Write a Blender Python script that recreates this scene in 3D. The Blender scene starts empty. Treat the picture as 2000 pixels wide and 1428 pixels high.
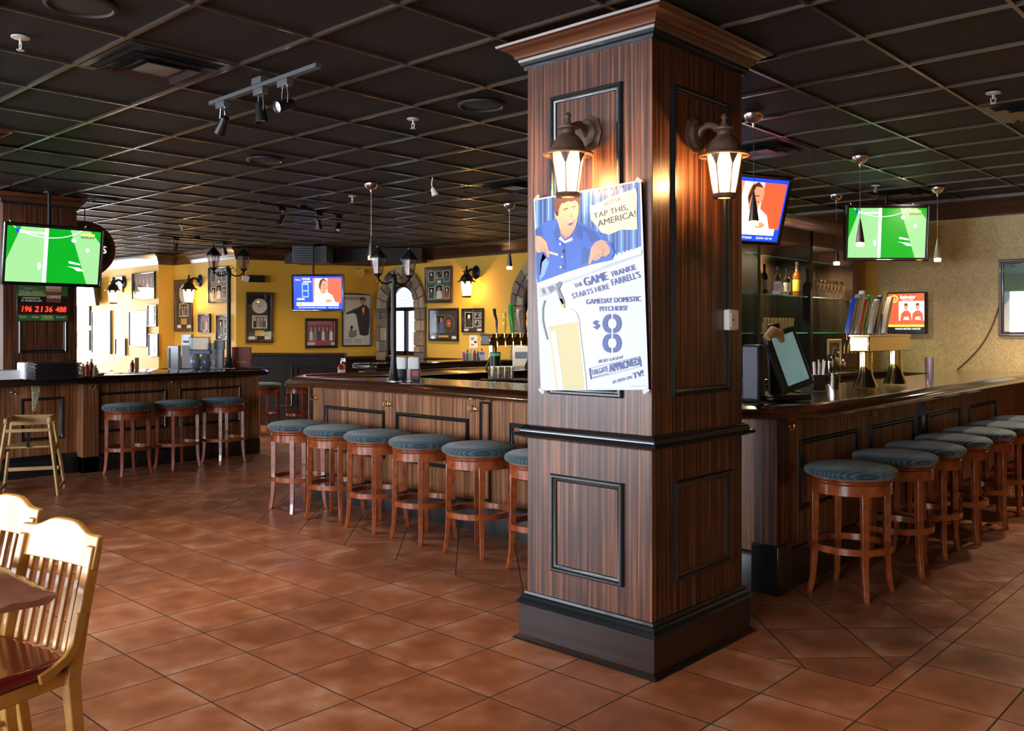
import bpy, bmesh, math, random
from mathutils import Vector, Matrix
random.seed(7)
R = math.radians
PI = math.pi
# ------------------------------------------------------------------ camera, world, light, exposure
sc = bpy.context.scene
COL = sc.collection
TH = 0.745
CS, SN = math.cos(TH), math.sin(TH)
F, CX, HY, EYE = 1757.0, 1000.0, 644.0, 1.55
CEIL = 2.975
cam = bpy.data.cameras.new('camera'); camo = bpy.data.objects.new('camera', cam); COL.objects.link(camo)
camo.location = (0, 0, EYE); camo.rotation_euler = (PI/2, 0, TH)
cam.sensor_width = 36; cam.lens = F/2000*36; cam.shift_y = -(714-HY)/2000; cam.clip_end = 200; cam.clip_start = .05
sc.camera = camo
sc.view_settings.view_transform = 'Standard'; sc.view_settings.look = 'None'
sc.view_settings.gamma = 1; sc.view_settings.use_curve_mapping = False
sc.view_settings.exposure = 0.72
w = bpy.data.worlds.new('world'); sc.world = w; w.use_nodes = True
w.node_tree.nodes['Background'].inputs[0].default_value = (.75, .87, 1, 1)
w.node_tree.nodes['Background'].inputs[1].default_value = 2.2

def area(name, loc, rot, sx, sy, power, col):
    l = bpy.data.lights.new(name, 'AREA'); l.shape = 'RECTANGLE'; l.size = sx; l.size_y = sy
    l.energy = power; l.color = col
    o = bpy.data.objects.new(name, l); COL.objects.link(o); o.location = loc; o.rotation_euler = rot
    return o
def point(name, loc, power, col, rad=.03, parent=None):
    l = bpy.data.lights.new(name, 'POINT'); l.energy = power; l.color = col; l.shadow_soft_size = rad
    o = bpy.data.objects.new(name, l); COL.objects.link(o); o.location = loc
    if parent: o.parent = parent
    return o
def spot(name, loc, power, col, ang=70, rad=.03, rot=(0, 0, 0), blend=.5, parent=None):
    l = bpy.data.lights.new(name, 'SPOT'); l.energy = power; l.color = col; l.shadow_soft_size = rad
    l.spot_size = R(ang); l.spot_blend = blend
    o = bpy.data.objects.new(name, l); COL.objects.link(o); o.location = loc; o.rotation_euler = rot
    if parent: o.parent = parent
    return o
DAY = (.80, .90, 1); WARM = (1, .66, .32); SOFT = (1, .8, .55)
# daylight entering by the windows of the south and west walls
for cx_ in (-13.0, -9.0, -5.0, -1.0):
    area('window_daylight', (cx_, -4.9, 1.6), (R(90), 0, 0), 2.8, 1.9, 225, DAY)      # faces +Y
for cy_, pw, ww in ((-3.2, 150, 1.8), (6.6, 210, 1.6)):
    area('window_daylight', (-20.9, cy_, 1.6), (R(90), 0, R(-90)), ww, 1.9, pw, (.85, .92, 1))  # faces +X
# added warm spots without fittings, brightening walls, dining side and aisle
for x, y, p in ((-1.2, 1.0, 30), (-1.3, 9.8, 60), (-5.6, 7.4, 60), (-3.2, 9.4, 110), (-8.6, 9.4, 110), (-10.8, 9.5, 130), (-12.6, 8.2, 80), (-13.6, 5.8, 60), (-6.2, 3.4, 50), (-15.6, 6.6, 110), (-2.0, 9.3, 120), (-3.6, .8, 50)):
    spot('fill_spot', (x, y, 2.93), p, SOFT, 125, .06, blend=.9)

for x, y, p, a in ((-.4, 5.9, 42, 58), (-.35, 3.3, 60, 56), (.1, 8.0, 45, 60), (-3.9, 2.2, 60, 62), (-5.9, 2.6, 70, 60)):  # added narrow spots without fittings, casting warm pools on the floor
    spot('fill_spot', (x, y, 2.93), p, (1, .72, .42), a, .05, blend=.35)

# ------------------------------------------------------------------ pixel geometry used while measuring
def ray(px, py):
    a = (px-CX)/F; b = (HY-py)/F
    return (a*CS-SN, a*SN+CS, b)
def ont(px, py, t):
    r = ray(px, py); return Vector((r[0]*t, r[1]*t, EYE+r[2]*t))
def onz(px, py, z):
    r = ray(px, py); return ont(px, py, (z-EYE)/r[2])
def onx(px, py, X):
    r = ray(px, py); return ont(px, py, X/r[0])
def ony(px, py, Y):
    r = ray(px, py); return ont(px, py, Y/r[1])
class Plane:   # vertical wall plane; local x to the viewer's right, y into the wall
    def __init__(s, o, rz):
        s.o = Vector((o[0], o[1], 0)); s.rz = rz
        s.d = Vector((math.cos(rz), math.sin(rz), 0)); s.n = Vector((-math.sin(rz), math.cos(rz), 0))
    def hit(s, px, py):
        r = ray(px, py); rn = r[0]*s.n.x+r[1]*s.n.y
        return ont(px, py, s.o.dot(s.n)/rn)
BACK = 10.68
W1 = Plane((-16.35, 7.93), 0); W2 = Plane((-14.14, 8.25), 0)
DA = math.atan2(BACK-8.25, -13.24+14.14)
WD = Plane((-14.14, 8.25), DA); WB = Plane((0, BACK), 0)

# ------------------------------------------------------------------ mesh builder
class MB:
    def __init__(s): s.v = []; s.f = []; s.m = []
    def add(s, vs, fs, mi=0):
        n = len(s.v); s.v += [tuple(v) for v in vs]
        for f in fs: s.f.append(tuple(i+n for i in f)); s.m.append(mi)
        return s
    def box(s, x0, x1, y0, y1, z0, z1, mi=0):
        if x0 > x1: x0, x1 = x1, x0
        if y0 > y1: y0, y1 = y1, y0
        if z0 > z1: z0, z1 = z1, z0
        vs = [(x, y, z) for z in (z0, z1) for y in (y0, y1) for x in (x0, x1)]
        return s.add(vs, [(0, 2, 3, 1), (4, 5, 7, 6), (0, 1, 5, 4), (2, 6, 7, 3), (0, 4, 6, 2), (1, 3, 7, 5)], mi)
    def obox(s, c, sx, sy, sz, rot=(0, 0, 0), mi=0):
        from mathutils import Euler
        M = Euler(rot).to_matrix(); c = Vector(c)
        vs = [c + M @ Vector((x*sx/2, y*sy/2, z*sz/2)) for z in (-1, 1) for y in (-1, 1) for x in (-1, 1)]
        return s.add(vs, [(0, 2, 3, 1), (4, 5, 7, 6), (0, 1, 5, 4), (2, 6, 7, 3), (0, 4, 6, 2), (1, 3, 7, 5)], mi)
    def lathe(s, prof, c=(0, 0, 0), n=24, mi=0, caps=True, sx=1, sy=1, axis=None):
        vs = []; fs = []
        for r, z in prof:
            for k in range(n):
                a = 2*PI*k/n; vs.append(Vector((r*math.cos(a)*sx, r*math.sin(a)*sy, z)))
        for i in range(len(prof)-1):
            for k in range(n):
                k2 = (k+1) % n; fs.append((i*n+k, i*n+k2, (i+1)*n+k2, (i+1)*n+k))
        if caps:
            fs.append(tuple(range(n-1, -1, -1))); fs.append(tuple((len(prof)-1)*n+k for k in range(n)))
        if axis is not None:
            q = Vector((0, 0, 1)).rotation_difference(Vector(axis)); vs = [q @ v for v in vs]
        return s.add([v+Vector(c) for v in vs], fs, mi)
    def tube(s, pts, r, n=8, mi=0, caps=True):
        pts = [Vector(p) for p in pts]
        rs = r if isinstance(r, (list, tuple)) else [r]*len(pts)
        vs = []; fs = []; up = None
        for i, p in enumerate(pts):
            d = (pts[min(i+1, len(pts)-1)]-pts[max(i-1, 0)]).normalized()
            if up is None:
                up = Vector((0, 0, 1)) if abs(d.z) < .9 else Vector((1, 0, 0))
            a = d.cross(up).normalized(); b = a.cross(d).normalized(); up = b
            for k in range(n):
                t = 2*PI*k/n; vs.append(p+(a*math.cos(t)+b*math.sin(t))*rs[i])
        for i in range(len(pts)-1):
            for k in range(n):
                k2 = (k+1) % n; fs.append((i*n+k, i*n+k2, (i+1)*n+k2, (i+1)*n+k))
        if caps:
            fs.append(tuple(range(n-1, -1, -1))); fs.append(tuple((len(pts)-1)*n+k for k in range(n)))
        return s.add(vs, fs, mi)
    def prism(s, poly, z0, z1, mi=0):
        n = len(poly); vs = [(x, y, z0) for x, y in poly]+[(x, y, z1) for x, y in poly]
        fs = [tuple(range(n-1, -1, -1)), tuple(range(n, 2*n))]+[(k, (k+1) % n, n+(k+1) % n, n+k) for k in range(n)]
        return s.add(vs, fs, mi)
    def prismy(s, poly, y0, y1, mi=0):      # poly in x,z extruded along y
        n = len(poly); vs = [(x, y0, z) for x, z in poly]+[(x, y1, z) for x, z in poly]
        fs = [tuple(range(n-1, -1, -1)), tuple(range(n, 2*n))]+[(k, (k+1) % n, n+(k+1) % n, n+k) for k in range(n)]
        return s.add(vs, fs, mi)
    def sweep(s, prof, path, closed=False, mi=0):   # prof: (outward, z); outward = right of travel
        P = [Vector((p[0], p[1])) for p in path]; n = len(P); N = []
        for i in range(n):
            def nr(a, b):
                d = (b-a).normalized(); return Vector((d.y, -d.x))
            if closed or 0 < i < n-1:
                n1 = nr(P[i-1], P[i]); n2 = nr(P[i], P[(i+1) % n])
                m = (n1+n2); m = m/(m.length_squared)*2 if m.length > 1e-6 else n1
            elif i == 0: m = nr(P[0], P[1])
            else: m = nr(P[-2], P[-1])
            N.append(m)
        k = len(prof); vs = []
        for i in range(n):
            for o, z in prof: q = P[i]+N[i]*o; vs.append((q.x, q.y, z))
        fs = []
        for i in range(n if closed else n-1):
            j = (i+1) % n
            for a in range(k-1): fs.append((i*k+a, j*k+a, j*k+a+1, i*k+a+1))
        if not closed:
            fs.append(tuple(range(k))); fs.append(tuple((n-1)*k+a for a in range(k-1, -1, -1)))
        return s.add(vs, fs, mi)
    def frame(s, x0, x1, z0, z1, w, d, y=0, mi=0, closedback=False):  # moulded rectangle on a wall, front is -y
        prof = [(0, 0), (0, -.6*d), (.2*w, -d), (.45*w, -d), (.6*w, -.65*d), (.85*w, -.55*d), (w, -.3*d), (w, 0)]
        vs = []; k = len(prof)
        for cx_, cz_, sx_, sz_ in ((x0, z0, 1, 1), (x1, z0, -1, 1), (x1, z1, -1, -1), (x0, z1, 1, -1)):
            for i_, dy in prof: vs.append((cx_+sx_*i_, y+dy, cz_+sz_*i_))
        fs = []
        for c in range(4):
            e = (c+1) % 4
            for a in range(k-1): fs.append((c*k+a, e*k+a, e*k+a+1, c*k+a+1))
        return s.add(vs, fs, mi)
    def poly(s, pts, mi=0): return s.add(pts, [tuple(range(len(pts)))], mi)
    def build(s, name, mats, parent=None, loc=None, rz=0, bevel=0, smooth=True, ang=38, seg=2):
        me = bpy.data.meshes.new(name); me.from_pydata(s.v, [], s.f); me.update()
        if not isinstance(mats, (list, tuple)): mats = [mats]
        for m in mats: me.materials.append(m)
        me.polygons.foreach_set('material_index', [min(i, len(mats)-1) for i in s.m])
        bm = bmesh.new(); bm.from_mesh(me); 
        if not getattr(s, 'flat', False): bmesh.ops.recalc_face_normals(bm, faces=bm.faces)
        bm.to_mesh(me); bm.free()
        if smooth:
            me.polygons.foreach_set('use_smooth', [True]*len(me.polygons)); me.set_sharp_from_angle(angle=R(ang))
        o = bpy.data.objects.new(name, me); COL.objects.link(o)
        if parent: o.parent = parent
        if loc is not None: o.location = loc
        o.rotation_euler.z = rz
        if bevel:
            b = o.modifiers.new('bevel', 'BEVEL'); b.width = bevel; b.segments = seg; b.limit_method = 'ANGLE'; b.angle_limit = R(40)
        return o
def thing(name, label, cat, loc=(0, 0, 0), rz=0, group=None, rot=None):
    o = bpy.data.objects.new(name, None); COL.objects.link(o); o.empty_display_size = .1
    o.location = loc; o.rotation_euler = rot if rot else (0, 0, rz)
    o['label'] = label; o['category'] = cat
    if group: o['group'] = group
    return o
def tag(o, label, cat, group=None):
    o['label'] = label; o['category'] = cat
    if group: o['group'] = group
    return o
def struct(o): o['kind'] = 'structure'; return o
def dup(root, loc, rz, label, group=None):
    r = root.copy(); COL.objects.link(r); r.location = loc; r.rotation_euler.z = rz; r['label'] = label
    if group: r['group'] = group
    for ch in list(root.children):
        c = ch.copy(); COL.objects.link(c); c.parent = r
        for g in list(ch.children):
            d = g.copy(); COL.objects.link(d); d.parent = c
    return r

# ------------------------------------------------------------------ materials
MC = {}
def mat(name, col, rough=.5, metal=0, spec=.5, emit=None, es=0, coat=0, alpha=None, trans=0, bump=0, bscale=40, var=0):
    if name in MC: return MC[name]
    m = bpy.data.materials.new(name); m.use_nodes = True; nt = m.node_tree; b = nt.nodes['Principled BSDF']
    b.inputs['Base Color'].default_value = (*col, 1); b.inputs['Roughness'].default_value = rough
    b.inputs['Metallic'].default_value = metal; b.inputs['Specular IOR Level'].default_value = spec
    b.inputs['Coat Weight'].default_value = coat; b.inputs['Transmission Weight'].default_value = trans
    if emit: b.inputs['Emission Color'].default_value = (*emit, 1); b.inputs['Emission Strength'].default_value = es
    if var or bump:
        tc = nt.nodes.new('ShaderNodeTexCoord'); nz = nt.nodes.new('ShaderNodeTexNoise'); nz.inputs['Scale'].default_value = bscale; nz.inputs['Detail'].default_value = 4
        nt.links.new(tc.outputs['Object'], nz.inputs['Vector'])
        if bump:
            bp = nt.nodes.new('ShaderNodeBump'); bp.inputs['Strength'].default_value = bump; bp.inputs['Distance'].default_value = .01
            nt.links.new(nz.outputs['Fac'], bp.inputs['Height']); nt.links.new(bp.outputs[0], b.inputs['Normal'])
        if var:
            cr = nt.nodes.new('ShaderNodeValToRGB'); e = cr.color_ramp.elements
            e[0].position = .3; e[1].position = .7
            e[0].color = tuple(c*(1-var) for c in col)+(1,); e[1].color = tuple(min(1, c*(1+var)) for c in col)+(1,)
            nt.links.new(nz.outputs['Fac'], cr.inputs[0]); nt.links.new(cr.outputs[0], b.inputs['Base Color'])
    MC[name] = m; return m
def emis(name, col, s):
    if name in MC: return MC[name]
    m = bpy.data.materials.new(name); m.use_nodes = True; nt = m.node_tree; b = nt.nodes['Principled BSDF']
    b.inputs['Base Color'].default_value = (.01, .01, .01, 1); b.inputs['Roughness'].default_value = .25
    b.inputs['Emission Color'].default_value = (*col, 1); b.inputs['Emission Strength'].default_value = s
    MC[name] = m; return m
def stripes(name, stops, sc1=55, rough=.33, coat=.25, axis='v', spec=.5):
    m = bpy.data.materials.new(name); m.use_nodes = True; nt = m.node_tree; b = nt.nodes['Principled BSDF']; L = nt.links.new
    tc = nt.nodes.new('ShaderNodeTexCoord'); sx = nt.nodes.new('ShaderNodeSeparateXYZ'); L(tc.outputs['Object'], sx.inputs[0])
    ad = nt.nodes.new('ShaderNodeMath'); ad.operation = 'ADD'; L(sx.outputs[0], ad.inputs[0]); L(sx.outputs[1], ad.inputs[1])
    cb = nt.nodes.new('ShaderNodeCombineXYZ')
    if axis == 'v': L(ad.outputs[0], cb.inputs[0]); L(sx.outputs[2], cb.inputs[1])
    else: L(sx.outputs[2], cb.inputs[0]); L(ad.outputs[0], cb.inputs[1])
    mp = nt.nodes.new('ShaderNodeMapping'); mp.inputs['Scale'].default_value = (sc1, .7, 1); L(cb.outputs[0], mp.inputs[0])
    nz = nt.nodes.new('ShaderNodeTexNoise'); nz.inputs['Scale'].default_value = 1; nz.inputs['Detail'].default_value = 3; nz.inputs['Roughness'].default_value = .65; L(mp.outputs[0], nz.inputs['Vector'])
    nz2 = nt.nodes.new('ShaderNodeTexNoise'); nz2.inputs['Scale'].default_value = 2.2; nz2.inputs['Detail'].default_value = 2; L(tc.outputs['Object'], nz2.inputs['Vector'])
    mx = nt.nodes.new('ShaderNodeMath'); mx.operation = 'MULTIPLY_ADD'; L(nz2.outputs['Fac'], mx.inputs[0]); mx.inputs[1].default_value = .22; mx.inputs[2].default_value = -.11
    a2 = nt.nodes.new('ShaderNodeMath'); a2.operation = 'ADD'; L(nz.outputs['Fac'], a2.inputs[0]); L(mx.outputs[0], a2.inputs[1])
    cr = nt.nodes.new('ShaderNodeValToRGB'); L(a2.outputs[0], cr.inputs[0])
    e = cr.color_ramp.elements; e[0].position = stops[0][0]; e[0].color = (*stops[0][1], 1); e[1].position = stops[-1][0]; e[1].color = (*stops[-1][1], 1)
    for p, c in stops[1:-1]: q = e.new(p); q.color = (*c, 1)
    L(cr.outputs[0], b.inputs['Base Color']); b.inputs['Roughness'].default_value = rough; b.inputs['Coat Weight'].default_value = coat
    b.inputs['Coat Roughness'].default_value = .2; b.inputs['Specular IOR Level'].default_value = spec
    return m
M_PIL = stripes('striped_sapele', [(.32, (.020, .007, .006)), (.46, (.055, .018, .011)), (.56, (.13, .043, .020)), (.68, (.29, .105, .045))], 58, .36, .12)
M_BAR = stripes('striped_bar_front', [(.30, (.07, .024, .011)), (.48, (.20, .076, .030)), (.58, (.33, .135, .053)), (.7, (.46, .21, .09))], 50, .4, .08, spec=.35)
M_BASEW = stripes('baseboard_wood', [(.3, (.008, .005, .006)), (.6, (.026, .010, .008)), (.75, (.05, .018, .012))], 30, .3, .3, 'h')
M_BLK = mat('black_moulding', (.008, .011, .014), .22, 0, .6, coat=.4)
M_CROWN = stripes('crown_cherry', [(.3, (.05, .016, .008)), (.7, (.15, .052, .022))], 25, .28, .4, 'h')
M_COUNTER = stripes('bar_top_mahogany', [(.3, (.022, .007, .003)), (.55, (.065, .021, .008)), (.75, (.12, .042, .015))], 22, .09, .8, 'h')
M_DKTOP = mat('black_bar_top', (.012, .010, .009), .10, 0, .6, coat=.5)
M_STOOL = mat('stool_cherry_wood', (.27, .058, .015), .24, 0, .5, coat=.5, var=.35, bscale=14)
M_HONEY = mat('honey_oak', (.50, .24, .05), .32, 0, .45, coat=.2, var=.22, bscale=9)
M_HICH = mat('pale_beech', (.45, .28, .11), .4, var=.15, bscale=12)
M_RED = mat('red_vinyl', (.17, .008, .012), .22, coat=.4)
M_TABLE = mat('table_wood', (.30, .13, .09), .22, coat=.5, var=.3, bscale=5)
M_BLACK = mat('black_plastic', (.008, .008, .009), .3)
M_BLKM = mat('black_metal', (.012, .012, .013), .35, .3)
M_GREY = mat('grey_metal', (.10, .10, .105), .4, .3)
M_CHROME = mat('chrome', (.75, .75, .75), .12, 1)
M_NICKEL = mat('brushed_nickel', (.58, .50, .45), .28, 1)
M_BRASS = mat('polished_brass', (.8, .5, .16), .14, 1)
M_TOWER = mat('gold_tower_metal', (.55, .45, .24), .10, 1)
M_WHITE = mat('white_paper', (.82, .82, .82), .6)
M_WPL = mat('white_plastic', (.8, .78, .72), .4)
M_LANT = mat('weathered_bronze', (.13, .07, .045), .5, .3, var=.3, bscale=30)
M_IRON = mat('lantern_iron', (.02, .017, .016), .4, .4)
M_FRB = mat('brown_frame', (.06, .022, .014), .3, coat=.3)
M_FRK = mat('black_frame', (.010, .009, .009), .25, coat=.3)
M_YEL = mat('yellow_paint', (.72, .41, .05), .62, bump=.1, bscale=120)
M_YDK = mat('shaded_yellow_paint', (.66, .36, .03), .62, bump=.1, bscale=120)  # the yellow paint again, darkened for the walls seen in shade
M_WAIN = stripes('wainscot_dark', [(.3, (.008, .004, .003)), (.7, (.028, .012, .006))], 20, .55, 0, spec=.25)
M_SHELFW = stripes('back_bar_wood', [(.3, (.04, .016, .01)), (.7, (.15, .065, .04))], 9, .28, .4)
def glassmat(name, col=(1, 1, 1), rough=.02, mixf=.75, gl=(.9, .95, 1)):
    if name in MC: return MC[name]
    m = bpy.data.materials.new(name); m.use_nodes = True; nt = m.node_tree; nt.nodes.clear(); L = nt.links.new
    o = nt.nodes.new('ShaderNodeOutputMaterial'); mx = nt.nodes.new('ShaderNodeMixShader'); tr = nt.nodes.new('ShaderNodeBsdfTransparent'); g = nt.nodes.new('ShaderNodeBsdfGlossy')
    tr.inputs[0].default_value = (*col, 1); g.inputs[0].default_value = (*gl, 1); g.inputs['Roughness'].default_value = rough
    fr = nt.nodes.new('ShaderNodeFresnel'); fr.inputs[0].default_value = 1.5; ad = nt.nodes.new('ShaderNodeMath'); ad.inputs[1].default_value = 1-mixf
    L(fr.outputs[0], ad.inputs[0])
    ge = nt.nodes.new('ShaderNodeNewGeometry'); iv = nt.nodes.new('ShaderNodeMath'); iv.operation = 'SUBTRACT'; iv.inputs[0].default_value = 1; L(ge.outputs['Backfacing'], iv.inputs[1])
    ml = nt.nodes.new('ShaderNodeMath'); ml.operation = 'MULTIPLY'; L(ad.outputs[0], ml.inputs[0]); L(iv.outputs[0], ml.inputs[1]); L(ml.outputs[0], mx.inputs[0]); L(tr.outputs[0], mx.inputs[1]); L(g.outputs[0], mx.inputs[2]); L(mx.outputs[0], o.inputs[0])
    MC[name] = m; return m
M_GLASS = glassmat('clear_glass', (.97, .98, .98), .03, .9)
M_PGLASS = glassmat('picture_glass', (1, 1, 1), .015, .96)
M_GSHELF = mat('teal_edge_glass', (.05, .6, .5), .1, emit=(.02, .5, .42), es=.0, spec=.8, coat=.5)
def lampglass():
    m = bpy.data.materials.new('seeded_lamp_glass'); m.use_nodes = True; nt = m.node_tree; nt.nodes.clear(); L = nt.links.new
    o = nt.nodes.new('ShaderNodeOutputMaterial'); mx = nt.nodes.new('ShaderNodeMixShader'); tr = nt.nodes.new('ShaderNodeBsdfTransparent'); g = nt.nodes.new('ShaderNodeBsdfTranslucent')
    tr.inputs[0].default_value = (1, .9, .75, 1); g.inputs[0].default_value = (1, .85, .6, 1); mx.inputs[0].default_value = .5
    L(tr.outputs[0], mx.inputs[1]); L(g.outputs[0], mx.inputs[2]); L(mx.outputs[0], o.inputs[0]); return m
M_LGLASS = lampglass()
M_BULB = emis('warm_bulb', (1, .62, .25), 45)
M_BULBP = emis('pendant_bulb', (1, .45, .15), 30)

def floor_mat():
    m = bpy.data.materials.new('terracotta_tiles'); m.use_nodes = True; nt = m.node_tree; b = nt.nodes['Principled BSDF']; L = nt.links.new
    N = nt.nodes.new
    geo = N('ShaderNodeNewGeometry'); sx = N('ShaderNodeSeparateXYZ'); L(geo.outputs['Position'], sx.inputs[0])
    def mth(op, a, b_=None, c=None):
        q = N('ShaderNodeMath'); q.operation = op
        for i, v in enumerate((a, b_, c)):
            if v is None: continue
            if isinstance(v, (int, float)): q.inputs[i].default_value = v
            else: L(v, q.inputs[i])
        return q.outputs[0]
    X, Y = sx.outputs[0], sx.outputs[1]
    T = .4085; G = .0038
    band = mth('MULTIPLY', mth('LESS_THAN', X, -1.5), mth('GREATER_THAN', Y, 3.93))
    u1 = mth('DIVIDE', mth('SUBTRACT', X, -3.866), T); v1 = mth('DIVIDE', mth('SUBTRACT', Y, 2.72), T)
    r2 = math.sqrt(.5)
    u2 = mth('DIVIDE', mth('SUBTRACT', mth('MULTIPLY', mth('ADD', X, Y), r2), -.127), T)
    v2 = mth('DIVIDE', mth('SUBTRACT', mth('MULTIPLY', mth('SUBTRACT', Y, X), r2), 4.59), T)
    def mixv(a, c): return mth('ADD', mth('MULTIPLY', a, mth('SUBTRACT', 1, band)), mth('MULTIPLY', c, band))
    u = mixv(u1, u2); v = mixv(v1, v2)
    def edge(q):
        f = mth('FRACT', q); return mth('MINIMUM', f, mth('SUBTRACT', 1, f))
    e = mth('MINIMUM', edge(u), edge(v))
    # border joint round the band
    bd = mth('MINIMUM', mth('ABSOLUTE', mth('SUBTRACT', X, -1.5)), 9)
    gx = mth('MULTIPLY', mth('LESS_THAN', mth('ABSOLUTE', mth('SUBTRACT', X, -1.5)), G), mth('GREATER_THAN', Y, 3.93))
    gy = mth('MULTIPLY', mth('LESS_THAN', mth('ABSOLUTE', mth('SUBTRACT', Y, 3.93)), G), mth('LESS_THAN', X, -1.5))
    grout = mth('MAXIMUM', mth('MAXIMUM', mth('LESS_THAN', e, G/T), gx), gy)
    cid = N('ShaderNodeCombineXYZ'); L(mth('FLOOR', u), cid.inputs[0]); L(mth('FLOOR', v), cid.inputs[1]); L(band, cid.inputs[2])
    wn = N('ShaderNodeTexWhiteNoise'); wn.noise_dimensions = '3D'; L(cid.outputs[0], wn.inputs['Vector'])
    # cloudy variation, shifted per tile
    ofs = N('ShaderNodeVectorMath'); ofs.operation = 'MULTIPLY_ADD'; L(wn.outputs['Color'], ofs.inputs[0]); ofs.inputs[1].default_value = (9, 9, 9); L(geo.outputs['Position'], ofs.inputs[2])
    nz = N('ShaderNodeTexNoise'); nz.inputs['Scale'].default_value = 5; nz.inputs['Detail'].default_value = 5; nz.inputs['Roughness'].default_value = .55; L(ofs.outputs[0], nz.inputs['Vector'])
    # paler worn rims of each tile
    rim = mth('SUBTRACT', 1, mth('MULTIPLY', e, 3.2)); rim = mth('MAXIMUM', rim, 0)
    fac = mth('ADD', mth('MULTIPLY', nz.outputs['Fac'], 1.0), mth('MULTIPLY', rim, .16))
    fac = mth('ADD', fac, mth('MULTIPLY', mth('SUBTRACT', wn.outputs['Value'], .5), .12))
    cr = N('ShaderNodeValToRGB'); L(fac, cr.inputs[0]); el = cr.color_ramp.elements
    el[0].position = .36; el[0].color = (.25, .083, .038, 1); el[1].position = .84; el[1].color = (.50, .28, .21, 1)
    q = el.new(.55); q.color = (.345, .122, .056, 1); q = el.new(.70); q.color = (.41, .175, .10, 1)
    mx = N('ShaderNodeMix'); mx.data_type = 'RGBA'; L(grout, mx.inputs[0]); L(cr.outputs[0], mx.inputs[6]); mx.inputs[7].default_value = (.035, .017, .010, 1)
    L(mx.outputs[2], b.inputs['Base Color'])
    rr = mth('ADD', mth('MULTIPLY', nz.outputs['Fac'], .25), .22); rr = mth('ADD', rr, mth('MULTIPLY', grout, .4)); L(rr, b.inputs['Roughness'])
    b.inputs['Specular IOR Level'].default_value = .5
    bp = N('ShaderNodeBump'); bp.inputs['Strength'].default_value = .35; bp.inputs['Distance'].default_value = .004
    h = mth('SUBTRACT', mth('MULTIPLY', nz.outputs['Fac'], .35), mth('MULTIPLY', grout, 1)); L(h, bp.inputs['Height']); L(bp.outputs[0], b.inputs['Normal'])
    return m
def stucco():
    m = bpy.data.materials.new('stucco_wallpaper'); m.use_nodes = True; nt = m.node_tree; b = nt.nodes['Principled BSDF']; L = nt.links.new; N = nt.nodes.new
    tc = N('ShaderNodeTexCoord'); nz = N('ShaderNodeTexNoise'); nz.inputs['Scale'].default_value = 26; nz.inputs['Detail'].default_value = 3; nz.inputs['Distortion'].default_value = 1.5; L(tc.outputs['Object'], nz.inputs[0])
    cr = N('ShaderNodeValToRGB'); e = cr.color_ramp.elements; e[0].position = .4; e[0].color = (.47, .32, .115, 1); e[1].position = .62; e[1].color = (.60, .43, .18, 1); L(nz.outputs['Fac'], cr.inputs[0]); L(cr.outputs[0], b.inputs['Base Color'])
    bp = N('ShaderNodeBump'); bp.inputs['Strength'].default_value = .4; bp.inputs['Distance'].default_value = .01; L(nz.outputs['Fac'], bp.inputs['Height']); L(bp.outputs[0], b.inputs['Normal'])
    b.inputs['Roughness'].default_value = .5; return m
def seatmat():
    m = bpy.data.materials.new('ribbed_teal_fabric'); m.use_nodes = True; nt = m.node_tree; b = nt.nodes['Principled BSDF']; L = nt.links.new; N = nt.nodes.new
    tc = N('ShaderNodeTexCoord'); wv = N('ShaderNodeTexWave'); wv.inputs['Scale'].default_value = 17; wv.inputs['Distortion'].default_value = .25; wv.inputs['Detail'].default_value = 1; L(tc.outputs['Object'], wv.inputs[0])
    cr = N('ShaderNodeValToRGB'); e = cr.color_ramp.elements; e[0].color = (.010, .026, .036, 1); e[1].color = (.052, .10, .125, 1); L(wv.outputs['Fac'], cr.inputs[0]); L(cr.outputs[0], b.inputs['Base Color'])
    bp = N('ShaderNodeBump'); bp.inputs['Strength'].default_value = .6; bp.inputs['Distance'].default_value = .004; L(wv.outputs['Fac'], bp.inputs['Height']); L(bp.outputs[0], b.inputs['Normal'])
    b.inputs['Roughness'].default_value = .75; b.inputs['Sheen Weight'].default_value = .3; return m
M_SEAT = seatmat()
M_CT = mat('black_ceiling_tile', (.010, .0075, .0058), .68, spec=.35, var=.2, bscale=60, bump=.15)
M_TBAR = mat('ceiling_t_bar', (.10, .075, .055), .25, .6)

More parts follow.
